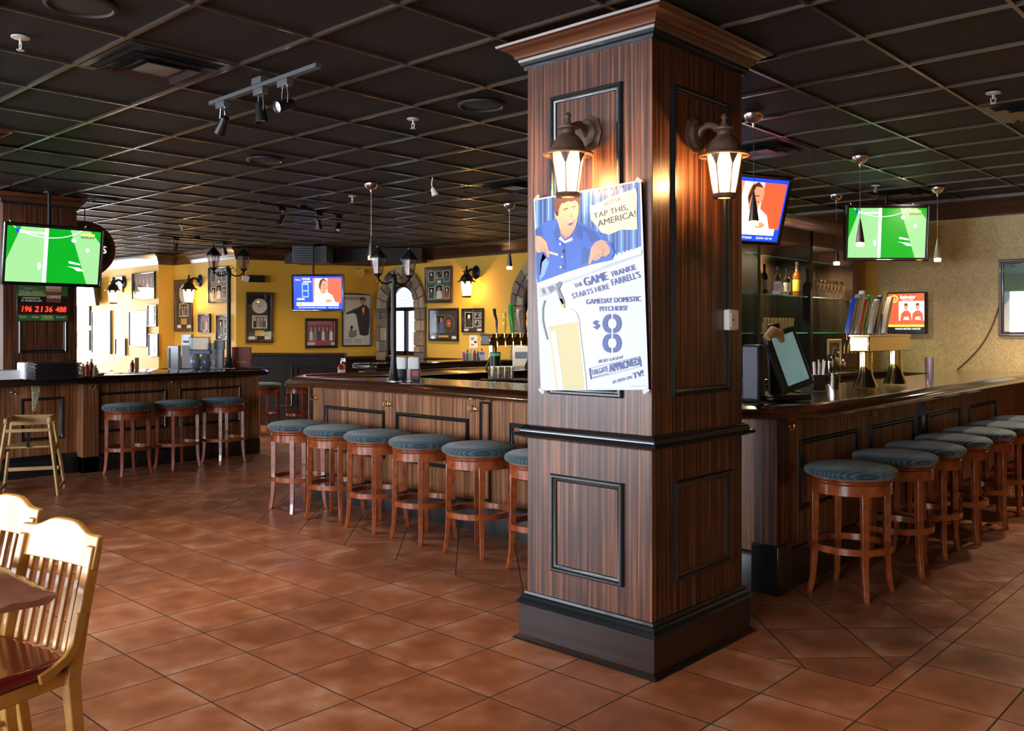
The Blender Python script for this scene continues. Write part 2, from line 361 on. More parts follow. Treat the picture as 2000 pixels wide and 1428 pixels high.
# ------------------------------------------------------------------ text helper: glyph outlines laid on a flat surface
TC = {}
def glyphs(s, bold):
    k = (s, bold)
    bold = min(bold, .010); k = (s, bold)
    if k in TC: return TC[k]
    cu = bpy.data.curves.new('t', 'FONT'); cu.body = s; cu.offset = bold; cu.resolution_u = 3
    o = bpy.data.objects.new('t', cu); COL.objects.link(o)
    dg = bpy.context.evaluated_depsgraph_get(); dg.update(); me = o.evaluated_get(dg).to_mesh()
    vs = [(v.co.x, v.co.y) for v in me.vertices]; fs = [tuple(p.vertices) for p in me.polygons]
    o.evaluated_get(dg).to_mesh_clear(); bpy.data.objects.remove(o); bpy.data.curves.remove(cu)
    x0 = min(v[0] for v in vs); x1 = max(v[0] for v in vs)
    vs = [((x-x0)/(x1-x0), y/.73) for x, y in vs]
    TC[k] = (vs, fs); return TC[k]
def txt(mb, s, fn, p0, p1, h, lay, mi, bold=.0, slant=0):
    """fn maps drawing coords (y down) and layer to local 3D"""
    if bold > .004:       # heavier strokes: the same outlines once more, shifted by a stroke width
        e_ = (Vector(p1)-Vector(p0)).normalized()*h*min(.10, bold*3)
        txt(mb, s, fn, Vector(p0)+e_, Vector(p1)+e_, h, lay+.3, mi, 0, slant); p1 = Vector(p1)-e_*.3
    vs, fs = glyphs(s, 0)
    p0 = Vector(p0); p1 = Vector(p1); d = p1-p0; up = Vector((d.y, -d.x)).normalized()*h
    mb.add([fn(*(p0+d*u+up*v+d.normalized()*(slant*h*v)), lay) for u, v in vs], fs, mi)
def shp(mb, fn, pts, lay, mi): mb.poly([fn(x, y, lay) for x, y in pts], mi)
def oval(cx, cy, rx, ry, n=20, a0=0, a1=2*PI):
    return [(cx+rx*math.cos(a0+(a1-a0)*k/n), cy+ry*math.sin(a0+(a1-a0)*k/n)) for k in range(n if abs(a1-a0) > 6.2 else n+1)]
def rect(x0, y0, x1, y1): return [(x0, y0), (x1, y0), (x1, y1), (x0, y1)]

# ------------------------------------------------------------------ room shell
def shell():
    mb = MB(); mb.box(-22, 6.5, -5.6, BACK+.4, -.1, 0); struct(mb.build('floor', floor_mat(), smooth=False))
    mb = MB(); mb.box(-22, 6.5, -5.6, BACK+.4, CEIL+.012, CEIL+.12); struct(mb.build('ceiling', M_CT, smooth=False))
    # suspended grid
    mb = MB(); x = -4.36-.66*26
    while x < 6.4: mb.box(x-.010, x+.010, -5.5, BACK, CEIL-.002, CEIL+.013); x += .66
    y = 1.345-.6125*11
    while y < BACK: mb.box(-21.5, 6.4, y-.010, y+.010, CEIL-.003, CEIL+.012); y += .6125
    struct(mb.build('trim_1', M_TBAR, smooth=False))
    # south wall with windows
    mb = MB(); Y0, Y1 = -5.3, -5.0
    mb.box(-21.5, 6.5, Y0, Y1, 0, .6); mb.box(-21.5, 6.5, Y0, Y1, 2.6, CEIL+.01)
    xs = [-21.5]+[v for c in (-13, -9, -5, -1) for v in (c-1.5, c+1.5)]+[6.5]
    for i in range(0, len(xs), 2): mb.box(xs[i], xs[i+1], Y0, Y1, .6, 2.6)
    struct(mb.build('wall_south', M_YEL, smooth=False))
    for i, c in enumerate((-13, -9, -5, -1)):
        mb = MB(); mb.frame(c-1.5, c+1.5, .6, 2.6, .07, .1, 0); mb.box(c-.03, c+.03, -.1, -.02, .6, 2.6)
        o = struct(mb.build('window_%d' % (i+3), M_WAIN, loc=(0, -5.1, 0), smooth=False))
        struct(MB().box(c-1.45, c+1.45, -.008, .008, .65, 2.55).build('pane', M_GLASS, o, smooth=False))
    mb = MB(); mb.box(6.2, 6.5, -5.3, BACK, 0, CEIL+.01); struct(mb.build('wall_east', M_YEL, smooth=False))
    mb = MB(); X0, X1 = -21.5, -21.0
    mb.box(X0, X1, -5.3, 8.3, 0, .6); mb.box(X0, X1, -5.3, 8.3, 2.6, CEIL+.01)
    for a, c in ((-5.3, -4.2), (-2.2, 5.7), (7.5, 8.3)): mb.box(X0, X1, a, c, .6, 2.6)
    struct(mb.build('wall_west', M_YEL, smooth=False))
    for i, c in enumerate((-3.2, 6.6)):
        hw = (1.0, .9)[i]; mb = MB(); mb.frame(-hw, hw, .6, 2.6, .07, .1, 0); mb.box(-.03, .03, -.08, -.02, .6, 2.6)
        o = struct(mb.build('window_%d' % (i+7), M_WAIN, loc=(-21.1, c, 0), rz=PI/2, smooth=False))
        struct(MB().box(-hw+.05, hw-.05, -.008, .008, .65, 2.55).build('pane', M_GLASS, o, smooth=False))
    # north-west picture walls
    mb = MB(); mb.box(-21.5, -16.35, 7.93, 8.6, 0, CEIL+.01); mb.box(-16.35, -14.14, 8.25, 8.6, 0, CEIL+.01)
    struct(mb.build('wall_northwest', M_YEL, smooth=False))
    mb = MB(); L_ = math.hypot(-13.24+14.14, BACK-8.25); mb.box(0, L_+.1, 0, .3, 0, CEIL+.01)
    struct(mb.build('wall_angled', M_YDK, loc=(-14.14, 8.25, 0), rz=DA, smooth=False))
    # back wall with two arched windows
    def archwall(x0, x1, arches):
        mb = MB(); x = x0; y0, y1 = BACK, BACK+.07
        for c in arches:
            r = .40; zb, zs = 1.08, 1.93
            mb.box(x, c-r, y0, y1, 0, CEIL+.01); mb.box(c-r, c+r, y0, y1, 0, zb)
            n = 12; pts = [(c-r*math.cos(PI*k/n), zs+r*1.12*math.sin(PI*k/n)) for k in range(n+1)]
            for k in range(n):
                (xa, za), (xb, zb_) = pts[k], pts[k+1]
                vs = [(xa, y0, za), (xb, y0, zb_), (xb, y0, CEIL+.01), (xa, y0, CEIL+.01), (xa, y1, za), (xb, y1, zb_), (xb, y1, CEIL+.01), (xa, y1, CEIL+.01)]
                mb.add(vs, [(0, 1, 2, 3), (7, 6, 5, 4), (0, 4, 5, 1)])
            x = c+r
        mb.box(x, x1, y0, y1, 0, CEIL+.01); return mb
    struct(archwall(-13.3, -5.2, (-12.56, -9.16)).build('wall_north', M_YEL, smooth=False))
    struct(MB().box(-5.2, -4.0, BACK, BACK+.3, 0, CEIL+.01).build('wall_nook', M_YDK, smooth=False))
    struct(MB().box(-4.0, 6.5, BACK, BACK+.3, 0, CEIL+.01).build('wall_northeast', stucco(), smooth=False))
    # crown mouldings
    prof = [(0, CEIL-.20), (.02, CEIL-.20), (.03, CEIL-.15), (.05, CEIL-.13), (.07, CEIL-.07), (.12, CEIL-.035), (.14, CEIL-.02), (.14, CEIL-.003), (0, CEIL-.003)]
    mb = MB(); mb.sweep(prof, [(-21, 7.93), (-16.35, 7.93), (-16.35, 8.25), (-14.14, 8.25), (-13.24, BACK), (-4.6, BACK), (6.2, BACK)])
    struct(mb.build('trim_2', stripes('dark_crown', [(.3, (.016, .007, .004)), (.7, (.05, .02, .010))], 20, .3, .3, 'h')))
    # wainscot
    prof = [(0, 0), (.05, 0), (.05, .12), (.03, .14), (.03, .99), (.07, 1.0), (.07, 1.04), (0, 1.06)]
    mb = MB(); mb.sweep(prof, [(-16.35, 8.25), (-14.14, 8.25), (-13.24, BACK), (-4.6, BACK), (6.2, BACK)])
    struct(mb.build('trim_3', M_WAIN))
    # boxed beam in the corner
    mb = MB(); a = ont(556, 500, 16.0); b = ont(824, 500, 15.6); d = (b-a); d.z = 0; Lb = d.length; an = math.atan2(d.y, d.x)
    mb.box(0, Lb, 0, 1.4, 2.73, CEIL); struct(mb.build('trim_4', M_WAIN, loc=(a.x, a.y, 0), rz=an, smooth=False))
shell()

STONE = [mat('stone_%d' % i, c, .8, bump=.5, bscale=25, var=.25) for i, c in enumerate([(.36, .27, .16), (.27, .20, .14), (.22, .13, .10), (.15, .14, .13), (.42, .34, .22), (.20, .17, .14)])]
def arch_window(cx_, n_):
    r = .40; zs = 1.93; rnd = random.Random(n_)
    fr = MB(); fr.box(-r, r, .0, .06, 1.08, 1.16); fr.box(-r, -r+.05, .0, .06, 1.08, zs); fr.box(r-.05, r, .0, .06, 1.08, zs); fr.box(-r, r, .0, .06, zs-.04, zs+.03); fr.box(.04, .10, .0, .06, 1.1, zs)
    k = 14
    for i in range(k):
        a0, a1 = PI*i/k, PI*(i+1)/k
        P = [(-math.cos(a)*q, zs+math.sin(a)*q*1.12) for a in (a0, a1) for q in (r, r-.05)]
        fr.prismy([P[0], P[2], P[3], P[1]], .0, .06)
    o = struct(fr.build('window_%d' % n_, M_WAIN, loc=(cx_, BACK, 0), smooth=False))
    struct(MB().box(-r+.02, r-.02, .03, .036, 1.1, zs+.3).build('pane', M_GLASS, o, smooth=False))
    bl = MB()
    for i in range(14):
        z = zs+.04+i*.022; hw = min(r-.06, (r-.05)*math.sqrt(max(.05, 1-((z-zs)/(r*1.12))**2))); bl.box(-hw, hw, .0, .02, z, z+.007)
    for i in range(36): z = 1.13+i*.0215; bl.box(.16, .21, .0, .02, z, z+.009)
    struct(bl.build('window_blind', mat('grey_slats', (.25, .22, .22), .5), o, smooth=False))
    # stone surround
    st = MB(); ro = .66
    for side in (-1, 1):
        z = .98
        while z < zs-.02:
            h = rnd.choice((.12, .16, .2, .26)); h = min(h, zs-z)
            if rnd.random() < .45:
                sp = r+(ro-r)*rnd.uniform(.35, .65)
                for a, b in ((r, sp), (sp, ro)): st.box(side*(a+.006), side*(b-.006), -.07-rnd.random()*.03, .0, z+.006, z+h-.006, rnd.randrange(6))
            else: st.box(side*(r+.006), side*(ro-.006), -.07-rnd.random()*.03, 0, z+.006, z+h-.006, rnd.randrange(6))
            z += h
    k = 11
    for i in range(k):
        a0, a1 = PI*(i+.04)/k, PI*(i+.96)/k; sp = rnd.choice((None, .5, .45))
        rings = [(r+.006, ro)] if sp is None else [(r+.006, r+(ro-r)*sp), (r+(ro-r)*sp+.012, ro)]
        for q0, q1 in rings:
            P = [(-math.cos(a)*q, zs+math.sin(a)*q*1.16) for a in (a0, a1) for q in (q0, q1)]
            st.prismy([P[0], P[2], P[3], P[1]], -.07-rnd.random()*.03, 0, rnd.randrange(6))
    s_ = struct(st.build('stone_surround', STONE, o, bevel=.012, smooth=False))
    mo = MB(); mo.box(-ro, -r, -.05, 0, .98, zs); mo.box(r, ro, -.05, 0, .98, zs)
    for i in range(k):
        a0, a1 = PI*i/k, PI*(i+1)/k; P = [(-math.cos(a)*q, zs+math.sin(a)*q*1.16) for a in (a0, a1) for q in (r, ro)]
        mo.prismy([P[0], P[2], P[3], P[1]], -.05, 0)
    struct(mo.build('mortar', mat('mortar', (.12, .09, .06), .9), o, smooth=False))
arch_window(-12.56, 1); arch_window(-9.16, 2)

# ------------------------------------------------------------------ pillars
def pillar(x0, x1, y0, y1, label, panels):
    """panels: list of (face, a0, a1, z0, z1); face 's' = -Y face, 'e' = +X face"""
    cx_, cy_ = (x0+x1)/2, (y0+y1)/2; hx, hy = (x1-x0)/2, (y1-y0)/2
    t = thing('panelled_pillar', label, 'pillar', (cx_, cy_, 0))
    MB().box(-hx, hx, -hy, hy, 0, CEIL-.02).build('shaft', M_PIL, t, bevel=.004)
    sq = [(-hx, -hy), (hx, -hy), (hx, hy), (-hx, hy)]
    MB().sweep([(0, .02), (.045, .0), (.05, .012), (.03, .024), (.03, .18), (0, .18)], sq, True).build('plinth', M_BASEW, t)
    MB().sweep([(0, .178), (.034, .178), (.042, .186), (.036, .196), (.028, .202), (.024, .216), (.012, .226), (.010, .238), (0, .240)], sq, True).build('plinth_moulding', M_BLK, t)
    MB().sweep([(0, 0), (.050, 0), (.054, .006), (.048, .013), (.032, .016), (0, .018)], sq, True).build('shoe_moulding', M_BLK, t)
    MB().sweep([(0, 1.005), (.012, 1.008), (.03, 1.016), (.045, 1.020), (.052, 1.028), (.045, 1.038), (.030, 1.041), (.028, 1.050), (.030, 1.056), (.020, 1.064), (.008, 1.072), (0, 1.074)], sq, True).build('chair_rail', M_BLK, t)
    MB().sweep([(0, 2.855), (.012, 2.855), (.014, 2.870), (.024, 2.876), (.026, 2.892), (0, 2.892)], sq, True).build('neck_moulding', M_BLK, t)
    MB().sweep([(0, 2.888), (.030, 2.890), (.034, 2.902), (.045, 2.908), (.052, 2.925), (.072, 2.942), (.088, 2.948), (.094, 2.956), (.112, 2.960), (.116, CEIL-.004), (0, CEIL-.004)], sq, True).build('crown', M_CROWN, t)
    for face, a0, a1, z0, z1 in panels:
        mb = MB(); w_ = .035
        if face == 's': mb.frame(a0-cx_, a1-cx_, z0, z1, w_, .018); mb.build('panel_moulding', M_BLK, t, loc=(0, -hy, 0))
        else: mb.frame(a0-cy_, a1-cy_, z0, z1, w_, .018); mb.build('panel_moulding', M_BLK, t, loc=(hx, 0, 0), rz=PI/2)
    return t
PX0, PX1, PY0, PY1 = -3.012, -2.265, 3.38, 4.20
def sp(l, r, y): return ony(l, y, PY0).x, ony(r, y, PY0).x
pillar(PX0, PX1, PY0, PY1, 'large square pillar of striped dark wood with a poster and two lanterns on it',
       [('s', ony(1077, 930, PY0).x, ony(1219, 930, PY0).x, ony(1219, 1147, PY0).z, ony(1219, 944, PY0).z),
        ('s', ony(1077, 930, PY0).x, ony(1217, 930, PY0).x, ony(1217, 778, PY0).z, ony(1213, 160, PY0).z),
        ('e', onx(1315, 930, PX1).y, onx(1426, 930, PX1).y, onx(1315, 1137, PX1).z, onx(1315, 941, PX1).z),
        ('e', onx(1311, 930, PX1).y, onx(1422, 930, PX1).y, onx(1311, 775, PX1).z, onx(1312, 163, PX1).z)])
pillar(-10.97, -10.15, 3.26, 4.0, 'striped wood pillar at far left rising from the bar, green television in front',
       [('e', onx(36, 690, -10.15).y, onx(130, 690, -10.15).y, onx(60, 690, -10.15).z, onx(60, 600, -10.15).z+.3)])
pillar(-7.92, -7.10, 1.45, 2.2, 'pillar whose dark crown just enters the upper left edge', [])

# ------------------------------------------------------------------ bars
def hook(parent, x, z):
    mb = MB(); mb.lathe([(.014, 0), (.014, .006), (.006, .01)], (x, 0, z), 10, axis=(0, -1, 0))
    for s in (-1, 1): mb.tube([(x, -.008, z), (x+s*.008, -.03, z-.01), (x+s*.022, -.045, z-.012), (x+s*.03, -.045, z+.006), (x+s*.031, -.042, z+.018)], [.005, .005, .0045, .0045, .006], 8)
    mb.tube([(x, -.008, z+.01), (x, -.03, z+.02), (x, -.038, z+.034)], [.005, .0045, .006], 8)
    return mb
def lip(zt, o=.28):   # counter edge profile (outward from carcass face)
    return [(-.62, zt-.06), (0, zt-.085), (.10, zt-.09), (o-.03, zt-.085), (o, zt-.075), (o+.008, zt-.055), (o-.004, zt-.035), (o-.03, zt-.022), (o-.05, zt-.010), (o-.075, zt-.002), (o-.10, zt), (o-.12, zt-.004), (o-.135, zt-.014), (-.62, zt-.014)]
ZT = 1.12; ZL = 1.05
def main_bar():
    t = thing('bar_counter', 'large central bar with striped brown front and glossy top behind six stools', 'bar counter', (-4.8, 4.93, 0))
    ox, oy = -4.8, 4.93
    L_, R_, Fy, By = -7.16, -2.45, 4.93, 8.7
    P = lambda pts: [(x-ox, y-oy) for x, y in pts]
    MB().box(L_-ox, R_-ox, 0, .12, .0, ZT-.07).build('front_panel', M_BAR, t)
    MB().box(R_-ox-.12, R_-ox, .12, BACK-.08-oy, 0, ZT-.07).build('side_panel', M_BAR, t)
    MB().box(L_-ox, L_-ox+.12, .12, By-oy, 0, ZT-.07).build('side_panel', M_BAR, t)
    c = .0
    path = P([(L_, By), (L_, Fy), (R_, Fy), (R_, BACK-.08)])
    # counter path is chamfered at both front corners
    k = .17
    cpath = P([(L_, By), (L_, Fy+k), (L_+k, Fy), (R_-k, Fy), (R_, Fy+k), (R_, BACK-.08)])
    MB().sweep(lip(ZT), cpath).build('countertop', M_COUNTER, t)
    MB().sweep([(0, 0), (.03, 0), (.03, .20), (.015, .225), (0, .23)], path).build('base_board', mat('bar_base_black', (.012, .010, .011), .35, var=.3), t)
    # corner post
    MB().box(R_-ox-.11, R_-ox+.035, -.035, .11, 0, ZT-.09).build('corner_post', M_PIL, t, bevel=.004)
    MB().box(R_-ox-.125, R_-ox+.05, -.05, .125, 0, .29).build('post_base', M_BLK, t, bevel=.006)
    # pilaster strip + left corner strip
    px_ = ony(950, 900, Fy).x-ox
    MB().box(px_-.055, px_+.055, -.012, 0, .2, ZT-.09).build('pilaster', M_BAR, t)
    MB().frame(px_-.055, px_+.055, .24, ZT-.12, .018, .014, -.012).build('pilaster_moulding', M_BLK, t)
    MB().box(L_-ox+.03, L_-ox+.075, -.012, 0, .2, ZT-.1).build('corner_strip', M_BLK, t)
    z0, z1 = .44, .855
    for a, b in ((636, 752), (775, 916), (997, 1120), (1150, 1300)):
        MB().frame(ony(a, 850, Fy).x-ox, ony(b, 850, Fy).x-ox, z0, z1, .032, .02).build('panel_moulding', M_BLK, t)
    for a, b in ((5.25, 6.15), (6.35, 7.25), (7.55, 8.4), (8.65, 9.5)):
        MB().frame(a-oy, b-oy, z0, z1+.02, .032, .02).build('panel_moulding', M_BLK, t, loc=(R_-ox, 0, 0), rz=PI/2)
    MB().box(7.36-oy, 7.44-oy, -.03, 0, .2, ZT-.1).build('pilaster', M_BLK, t, loc=(R_-ox, 0, 0), rz=PI/2)
    for px, py in ((617, 778), (761, 790), (929, 800)):
        q = ony(px, py, Fy); hook(t, q.x-ox, q.z).build('coat_hook', M_BRASS, t)
    for px, py in ((1533, 835), (1695, 808), (1815, 783), (1833, 778)):
        q = onx(px, py, R_); hook(t, q.y-oy, min(q.z, .99)).build('coat_hook', M_BRASS, t, loc=(R_-ox, 0, 0), rz=PI/2)
    # inner working shelf
    MB().box(L_-ox+.62, R_-ox-.62, .62, 1.05, .9, .94).build('speed_rail', M_BLKM, t)
    MB().box(L_-ox+.62, L_-ox+1.05, 1.06, 3.7, 1.0, 1.03).build('speed_rail', M_BLKM, t)
    return t
main_bar()
def left_bar():
    ox, oy = -10.0, 4.02
    t = thing('bar_counter', 'dark wood bar counter at far left with a black top and three stools', 'bar counter', (ox, oy, 0))
    MB().box(-1.2, 0, .0, 2.13, 0, ZL-.07).build('front_panel', M_BAR, t)
    MB().box(-.147, -.13, -3.0, 0, 0, ZL-.07).build('set_back_panel', M_BAR, t)
    def sl(zt, o): return [(-1.2, zt-.05), (0, zt-.085), (o-.02, zt-.08), (o, zt-.065), (o+.004, zt-.03), (o-.02, zt-.008), (o-.06, zt), (-1.2, zt)]
    k = .15
    MB().sweep([(-.147, ZL-.05), (0, ZL-.085), (.18, ZL-.08), (.2, ZL-.065), (.204, ZL-.03), (.18, ZL-.008), (.14, ZL), (-.147, ZL)], [(0, -3.0), (0, 0)]).build('countertop', M_DKTOP, t)
    MB().sweep(sl(ZL, .2), [(0, 0), (0, 2.13-k), (-k, 2.13)]).build('countertop', M_DKTOP, t)
    MB().sweep([(0, 0), (.03, 0), (.03, .17), (.012, .19), (0, .19)], [(-.13, -3.0), (-.13, 0), (0, 0), (0, 2.13)]).build('base_board', M_BLK, t)
    MB().box(-.16, .03, -.03, .14, 0, ZL-.09).build('corner_post', M_BAR, t, bevel=.004)
    for a, b in ((190, 323), (348, 468)):
        MB().frame(onx(a, 790, ox).y-oy, onx(b, 790, ox).y-oy, .42, .86, .03, .02).build('panel_moulding', M_BLK, t, rz=PI/2)
    MB().frame(onx(38, 790, -10.15).y-oy, onx(121, 790, -10.15).y-oy, .38, .83, .03, .02).build('panel_moulding', M_BLK, t, loc=(-.13, 0, 0), rz=PI/2)
    for px, py, X in ((22, 768, -10.13), (178, 758, ox), (336, 748, ox)):
        q = onx(px, py, X); hook(t, q.y-oy, q.z).build('coat_hook', M_CHROME, t, loc=(X-ox, 0, 0), rz=PI/2)
left_bar()
# half wall with ledge by the north windows
t = thing('drink_ledge', 'dark wooden drink ledge running below the arched window and record frames', 'ledge', (-9.1, 7.1, 0))
MB().box(-.12, .12, .1, 3.45, 0, 1.05).build('body', M_WAIN, t)
MB().box(-.25, .25, 0, 3.5, 1.05, 1.12).build('top', M_DKTOP, t, bevel=.02)
t = thing('booth_partition', 'dark panelled booth partition under the yellow angled wall', 'partition', ont(577, 640, 14.6)*1, TH); t.location.z = 0
MB().box(-.78, .78, 0, .2, 0, 1.12).build('panel', M_WAIN, t)
MB().box(-.8, .8, -.03, .23, 1.12, 1.17).build('cap', M_WAIN, t, bevel=.01)
for a in (-.74, .02): MB().frame(a, a+.7, .3, .95, .03, .02).build('panel_moulding', M_BLK, t)

# ------------------------------------------------------------------ stools
def make_stool():
    t = thing('bar_stool', '', 'bar stool', (0, 0, 0))
    MB().lathe([(.0, .690), (.238, .690), (.258, .700), (.264, .716), (.258, .733), (.235, .747), (.18, .756), (.1, .761), (0, .762)], n=48, caps=False).build('seat_cushion', M_SEAT, t, ang=60)
    MB().lathe([(.16, .660), (.225, .662), (.237, .668), (.237, .673), (.230, .677), (.238, .683), (.236, .690), (.16, .691)], n=40, caps=False).build('swivel_ring', M_STOOL, t)
    MB().lathe([(.19, .598), (.232, .598), (.232, .655), (.226, .662), (.19, .662), (.19, .598)], n=40, caps=False).build('apron', M_STOOL, t)
    MB().lathe([(.204, .262), (.237, .262), (.238, .300), (.204, .300), (.204, .262)], n=40, caps=False).build('foot_ring', M_STOOL, t)
    for k in range(4):
        a = k*PI/2; ca, sa = math.cos(a), math.sin(a); mb = MB(); vs = []
        st = [(.212, .62, .021), (.214, .45, .020), (.215, .30, .019), (.217, .20, .018), (.222, .12, .016), (.232, .05, .015), (.243, 0, .014)]
        for r, z, h in st:
            for dr, dt in ((-h, -h), (h, -h), (h, h), (-h, h)):
                rr = r+dr; vs.append((rr*ca-dt*sa, rr*sa+dt*ca, z))
        fs = [(i*4+j, i*4+(j+1) % 4, i*4+4+(j+1) % 4, i*4+4+j) for i in range(len(st)-1) for j in range(4)]+[(3, 2, 1, 0), (len(st)*4-4, len(st)*4-3, len(st)*4-2, len(st)*4-1)]
        mb.add(vs, fs); mb.build('leg', M_STOOL, t, bevel=.003)
    return t
S0 = make_stool()
stools = []
row1 = [583, 656, 737, 828, 936, 1063]
names1 = ['leftmost teal-cushioned stool in front of the striped central bar', 'second stool from the left along the striped central bar front', 'third stool from the left along the striped central bar front',
          'fourth stool from the left at the central bar, under the middle brass hook', 'fifth stool from the left at the central bar, fully in view', 'stool half hidden behind the left edge of the big pillar']
G1 = 'stools along the central bar front'; G2 = 'stools along the right side of the bar'; G3 = 'stools at the far left bar'; G4 = 'dark stools by the booth partition'
rots = [0, .35, .05, 0, .12, .25]
for px, lb, rr in zip(row1, names1, rots):
    r = ray(px, 644); stools.append((r[0]*4.47/r[1], 4.47, TH-PI/2+rr, lb, G1))
names2 = ['nearest stool at the right side of the bar, fully in view', 'second nearest stool on the right side of the bar', 'third nearest stool on the right side of the bar', 'fourth nearest stool on the right side of the bar',
          'fifth nearest stool on the right side of the bar', 'sixth stool on the right side, cut by the right picture edge', 'furthest stool on the right side, at the picture edge']
for y, lb, rr in zip((5.28, 6.0, 6.58, 7.2, 7.85, 8.5, 9.15), names2, (0, .3, .1, .25, .4, .1, .2)):
    stools.append((-2.14, y, TH-PI/2+rr, lb, G2))
for px, lb in ((250, 'left stool of the three at the far left bar'), (347, 'middle stool of the three at the far left bar'), (437, 'right stool of the three at the far left bar')):
    r = ray(px, 644); X = -9.6; stools.append((X, X*r[1]/r[0], TH-PI/2+.15, lb, G3))
p = ont(515, 640, 13.5); stools.append((p.x, p.y, TH, 'dark stool standing in the shade before the booth partition', G4))
p = ont(590, 640, 13.6); stools.append((p.x, p.y, TH+.3, 'dark stool in the shade left of the central bar end', G4))
p = ont(606, 640, 9.6); stools.append((-7.55, 5.95, TH, 'stool at the left end of the central bar, mostly hidden', G1))
for i, (x, y, rz, lb, g) in enumerate(stools):
    if i == 0: S0.location = (x, y, 0); S0.rotation_euler.z = rz; S0['label'] = lb; S0['group'] = g
    else: dup(S0, (x, y, 0), rz, lb, g)

# ------------------------------------------------------------------ wooden chairs and table
def cam2w(x, t): return (x*CS-t*SN, x*SN+t*CS)
def make_chair():
    t = thing('slat_back_chair', 'honey wood chair with arched crest and red seat, nearest the camera', 'chair')
    W = .205
    MB().prism([(-.21, -.24), (.21, -.24), (.225, -.10), (.205, .17), (.1, .185), (-.1, .185), (-.205, .17), (-.225, -.10)], .455, .50).build('seat', M_RED, t, bevel=.018, seg=3)
    MB().prism([(-.205, -.22), (.205, -.22), (.215, -.10), (.195, .175), (-.195, .175), (-.215, -.10)], .405, .453).build('seat_frame', M_HONEY, t, bevel=.006)
    def yb(z): return .185+max(0, z-.45)*.22
    for s in (-1, 1):
        mb = MB(); vs = []
        st = [(0, .235, .017), (.2, .205, .018), (.42, .185, .021), (.6, yb(.6), .019), (.75, yb(.75), .018), (.835, yb(.835), .017)]
        for z, y, h in st:
            for dx, dy in ((-h, -h*1.1), (h, -h*1.1), (h, h*1.1), (-h, h*1.1)): vs.append((s*(W-.012)+dx, y+dy, z))
        fs = [(i*4+j, i*4+(j+1) % 4, i*4+4+(j+1) % 4, i*4+4+j) for i in range(len(st)-1) for j in range(4)]+[(3, 2, 1, 0), tuple(len(st)*4-4+q for q in range(4))]
        mb.add(vs, fs); mb.build('back_post', M_HONEY, t, bevel=.004)
        MB().tube([(s*.185, -.195, 0), (s*.18, -.19, .41)], [.016, .021], 10).build('leg', M_HONEY, t)
        # bent brace from the post to the side of the seat
        pts = []; N = 12
        A = Vector((s*(W+.006), yb(.62)-.012, .63)); B = Vector((s*(W+.012), .13, .50)); C_ = Vector((s*(W+.018), .0, .462))
        cps = [A, Vector((A.x, yb(.56)-.012, .57)), Vector((A.x, .188, .53)), Vector((B.x, .155, .497)), Vector((B.x, .11, .474)), Vector((C_.x, .06, .462))]
        mb = MB(); vs = []
        for i, p in enumerate(cps):
            d = (cps[min(i+1, 5)]-cps[max(i-1, 0)]).normalized(); n_ = Vector((0, -d.z, d.y))*.016
            for q in (p-n_+Vector((-.008, 0, 0)), p-n_+Vector((.008, 0, 0)), p+n_+Vector((.008, 0, 0)), p+n_+Vector((-.008, 0, 0))): vs.append(q)
        fs = [(i*4+j, i*4+(j+1) % 4, i*4+4+(j+1) % 4, i*4+4+j) for i in range(5) for j in range(4)]+[(3, 2, 1, 0), (20, 21, 22, 23)]
        mb.add(vs, fs); mb.build('brace', M_HONEY, t, bevel=.004)
        MB().tube([(s*.182, -.19, .19), (s*.192, .2, .19)], .011, 8).build('stretcher', M_HONEY, t)
    # crest rail: arched, curved in plan
    n = 16; vs = []; fs = []
    for i in range(n+1):
        u = -1+2*i/n; x = u*(W+.012); top = .866+.034*math.exp(-(abs(u)/.52)**4)
        bot = .762; cy_ = -.012*(1-u*u)
        for z, dy in ((bot, -.011), (top, -.009), (top, .011), (bot, .011)): vs.append((x, yb(z)+cy_*-1+dy, z))
    for i in range(n):
        for j in range(4): fs.append((i*4+j, i*4+(j+1) % 4, i*4+4+(j+1) % 4, i*4+4+j))
    fs += [(3, 2, 1, 0), tuple(n*4+j for j in range(4))]
    MB().add(vs, fs).build('crest_rail', M_HONEY, t, bevel=.004)
    for k in range(6):
        x = -.135+k*.054; mb = MB(); vs = []
        for z in (.49, .62, .77):
            y = yb(z)+.008*(1-(x/.2)**2)
            for dx, dy in ((-.010, -.006), (.010, -.006), (.010, .006), (-.010, .006)): vs.append((x+dx, y+dy, z))
        mb.add(vs, [(i*4+j, i*4+(j+1) % 4, i*4+4+(j+1) % 4, i*4+4+j) for i in range(2) for j in range(4)]+[(3, 2, 1, 0), (8, 9, 10, 11)]); mb.build('slat', M_HONEY, t, bevel=.002)
    MB().tube([(-.18, -.19, .25), (.18, -.19, .25)], .012, 8).build('stretcher', M_HONEY, t)
    return t
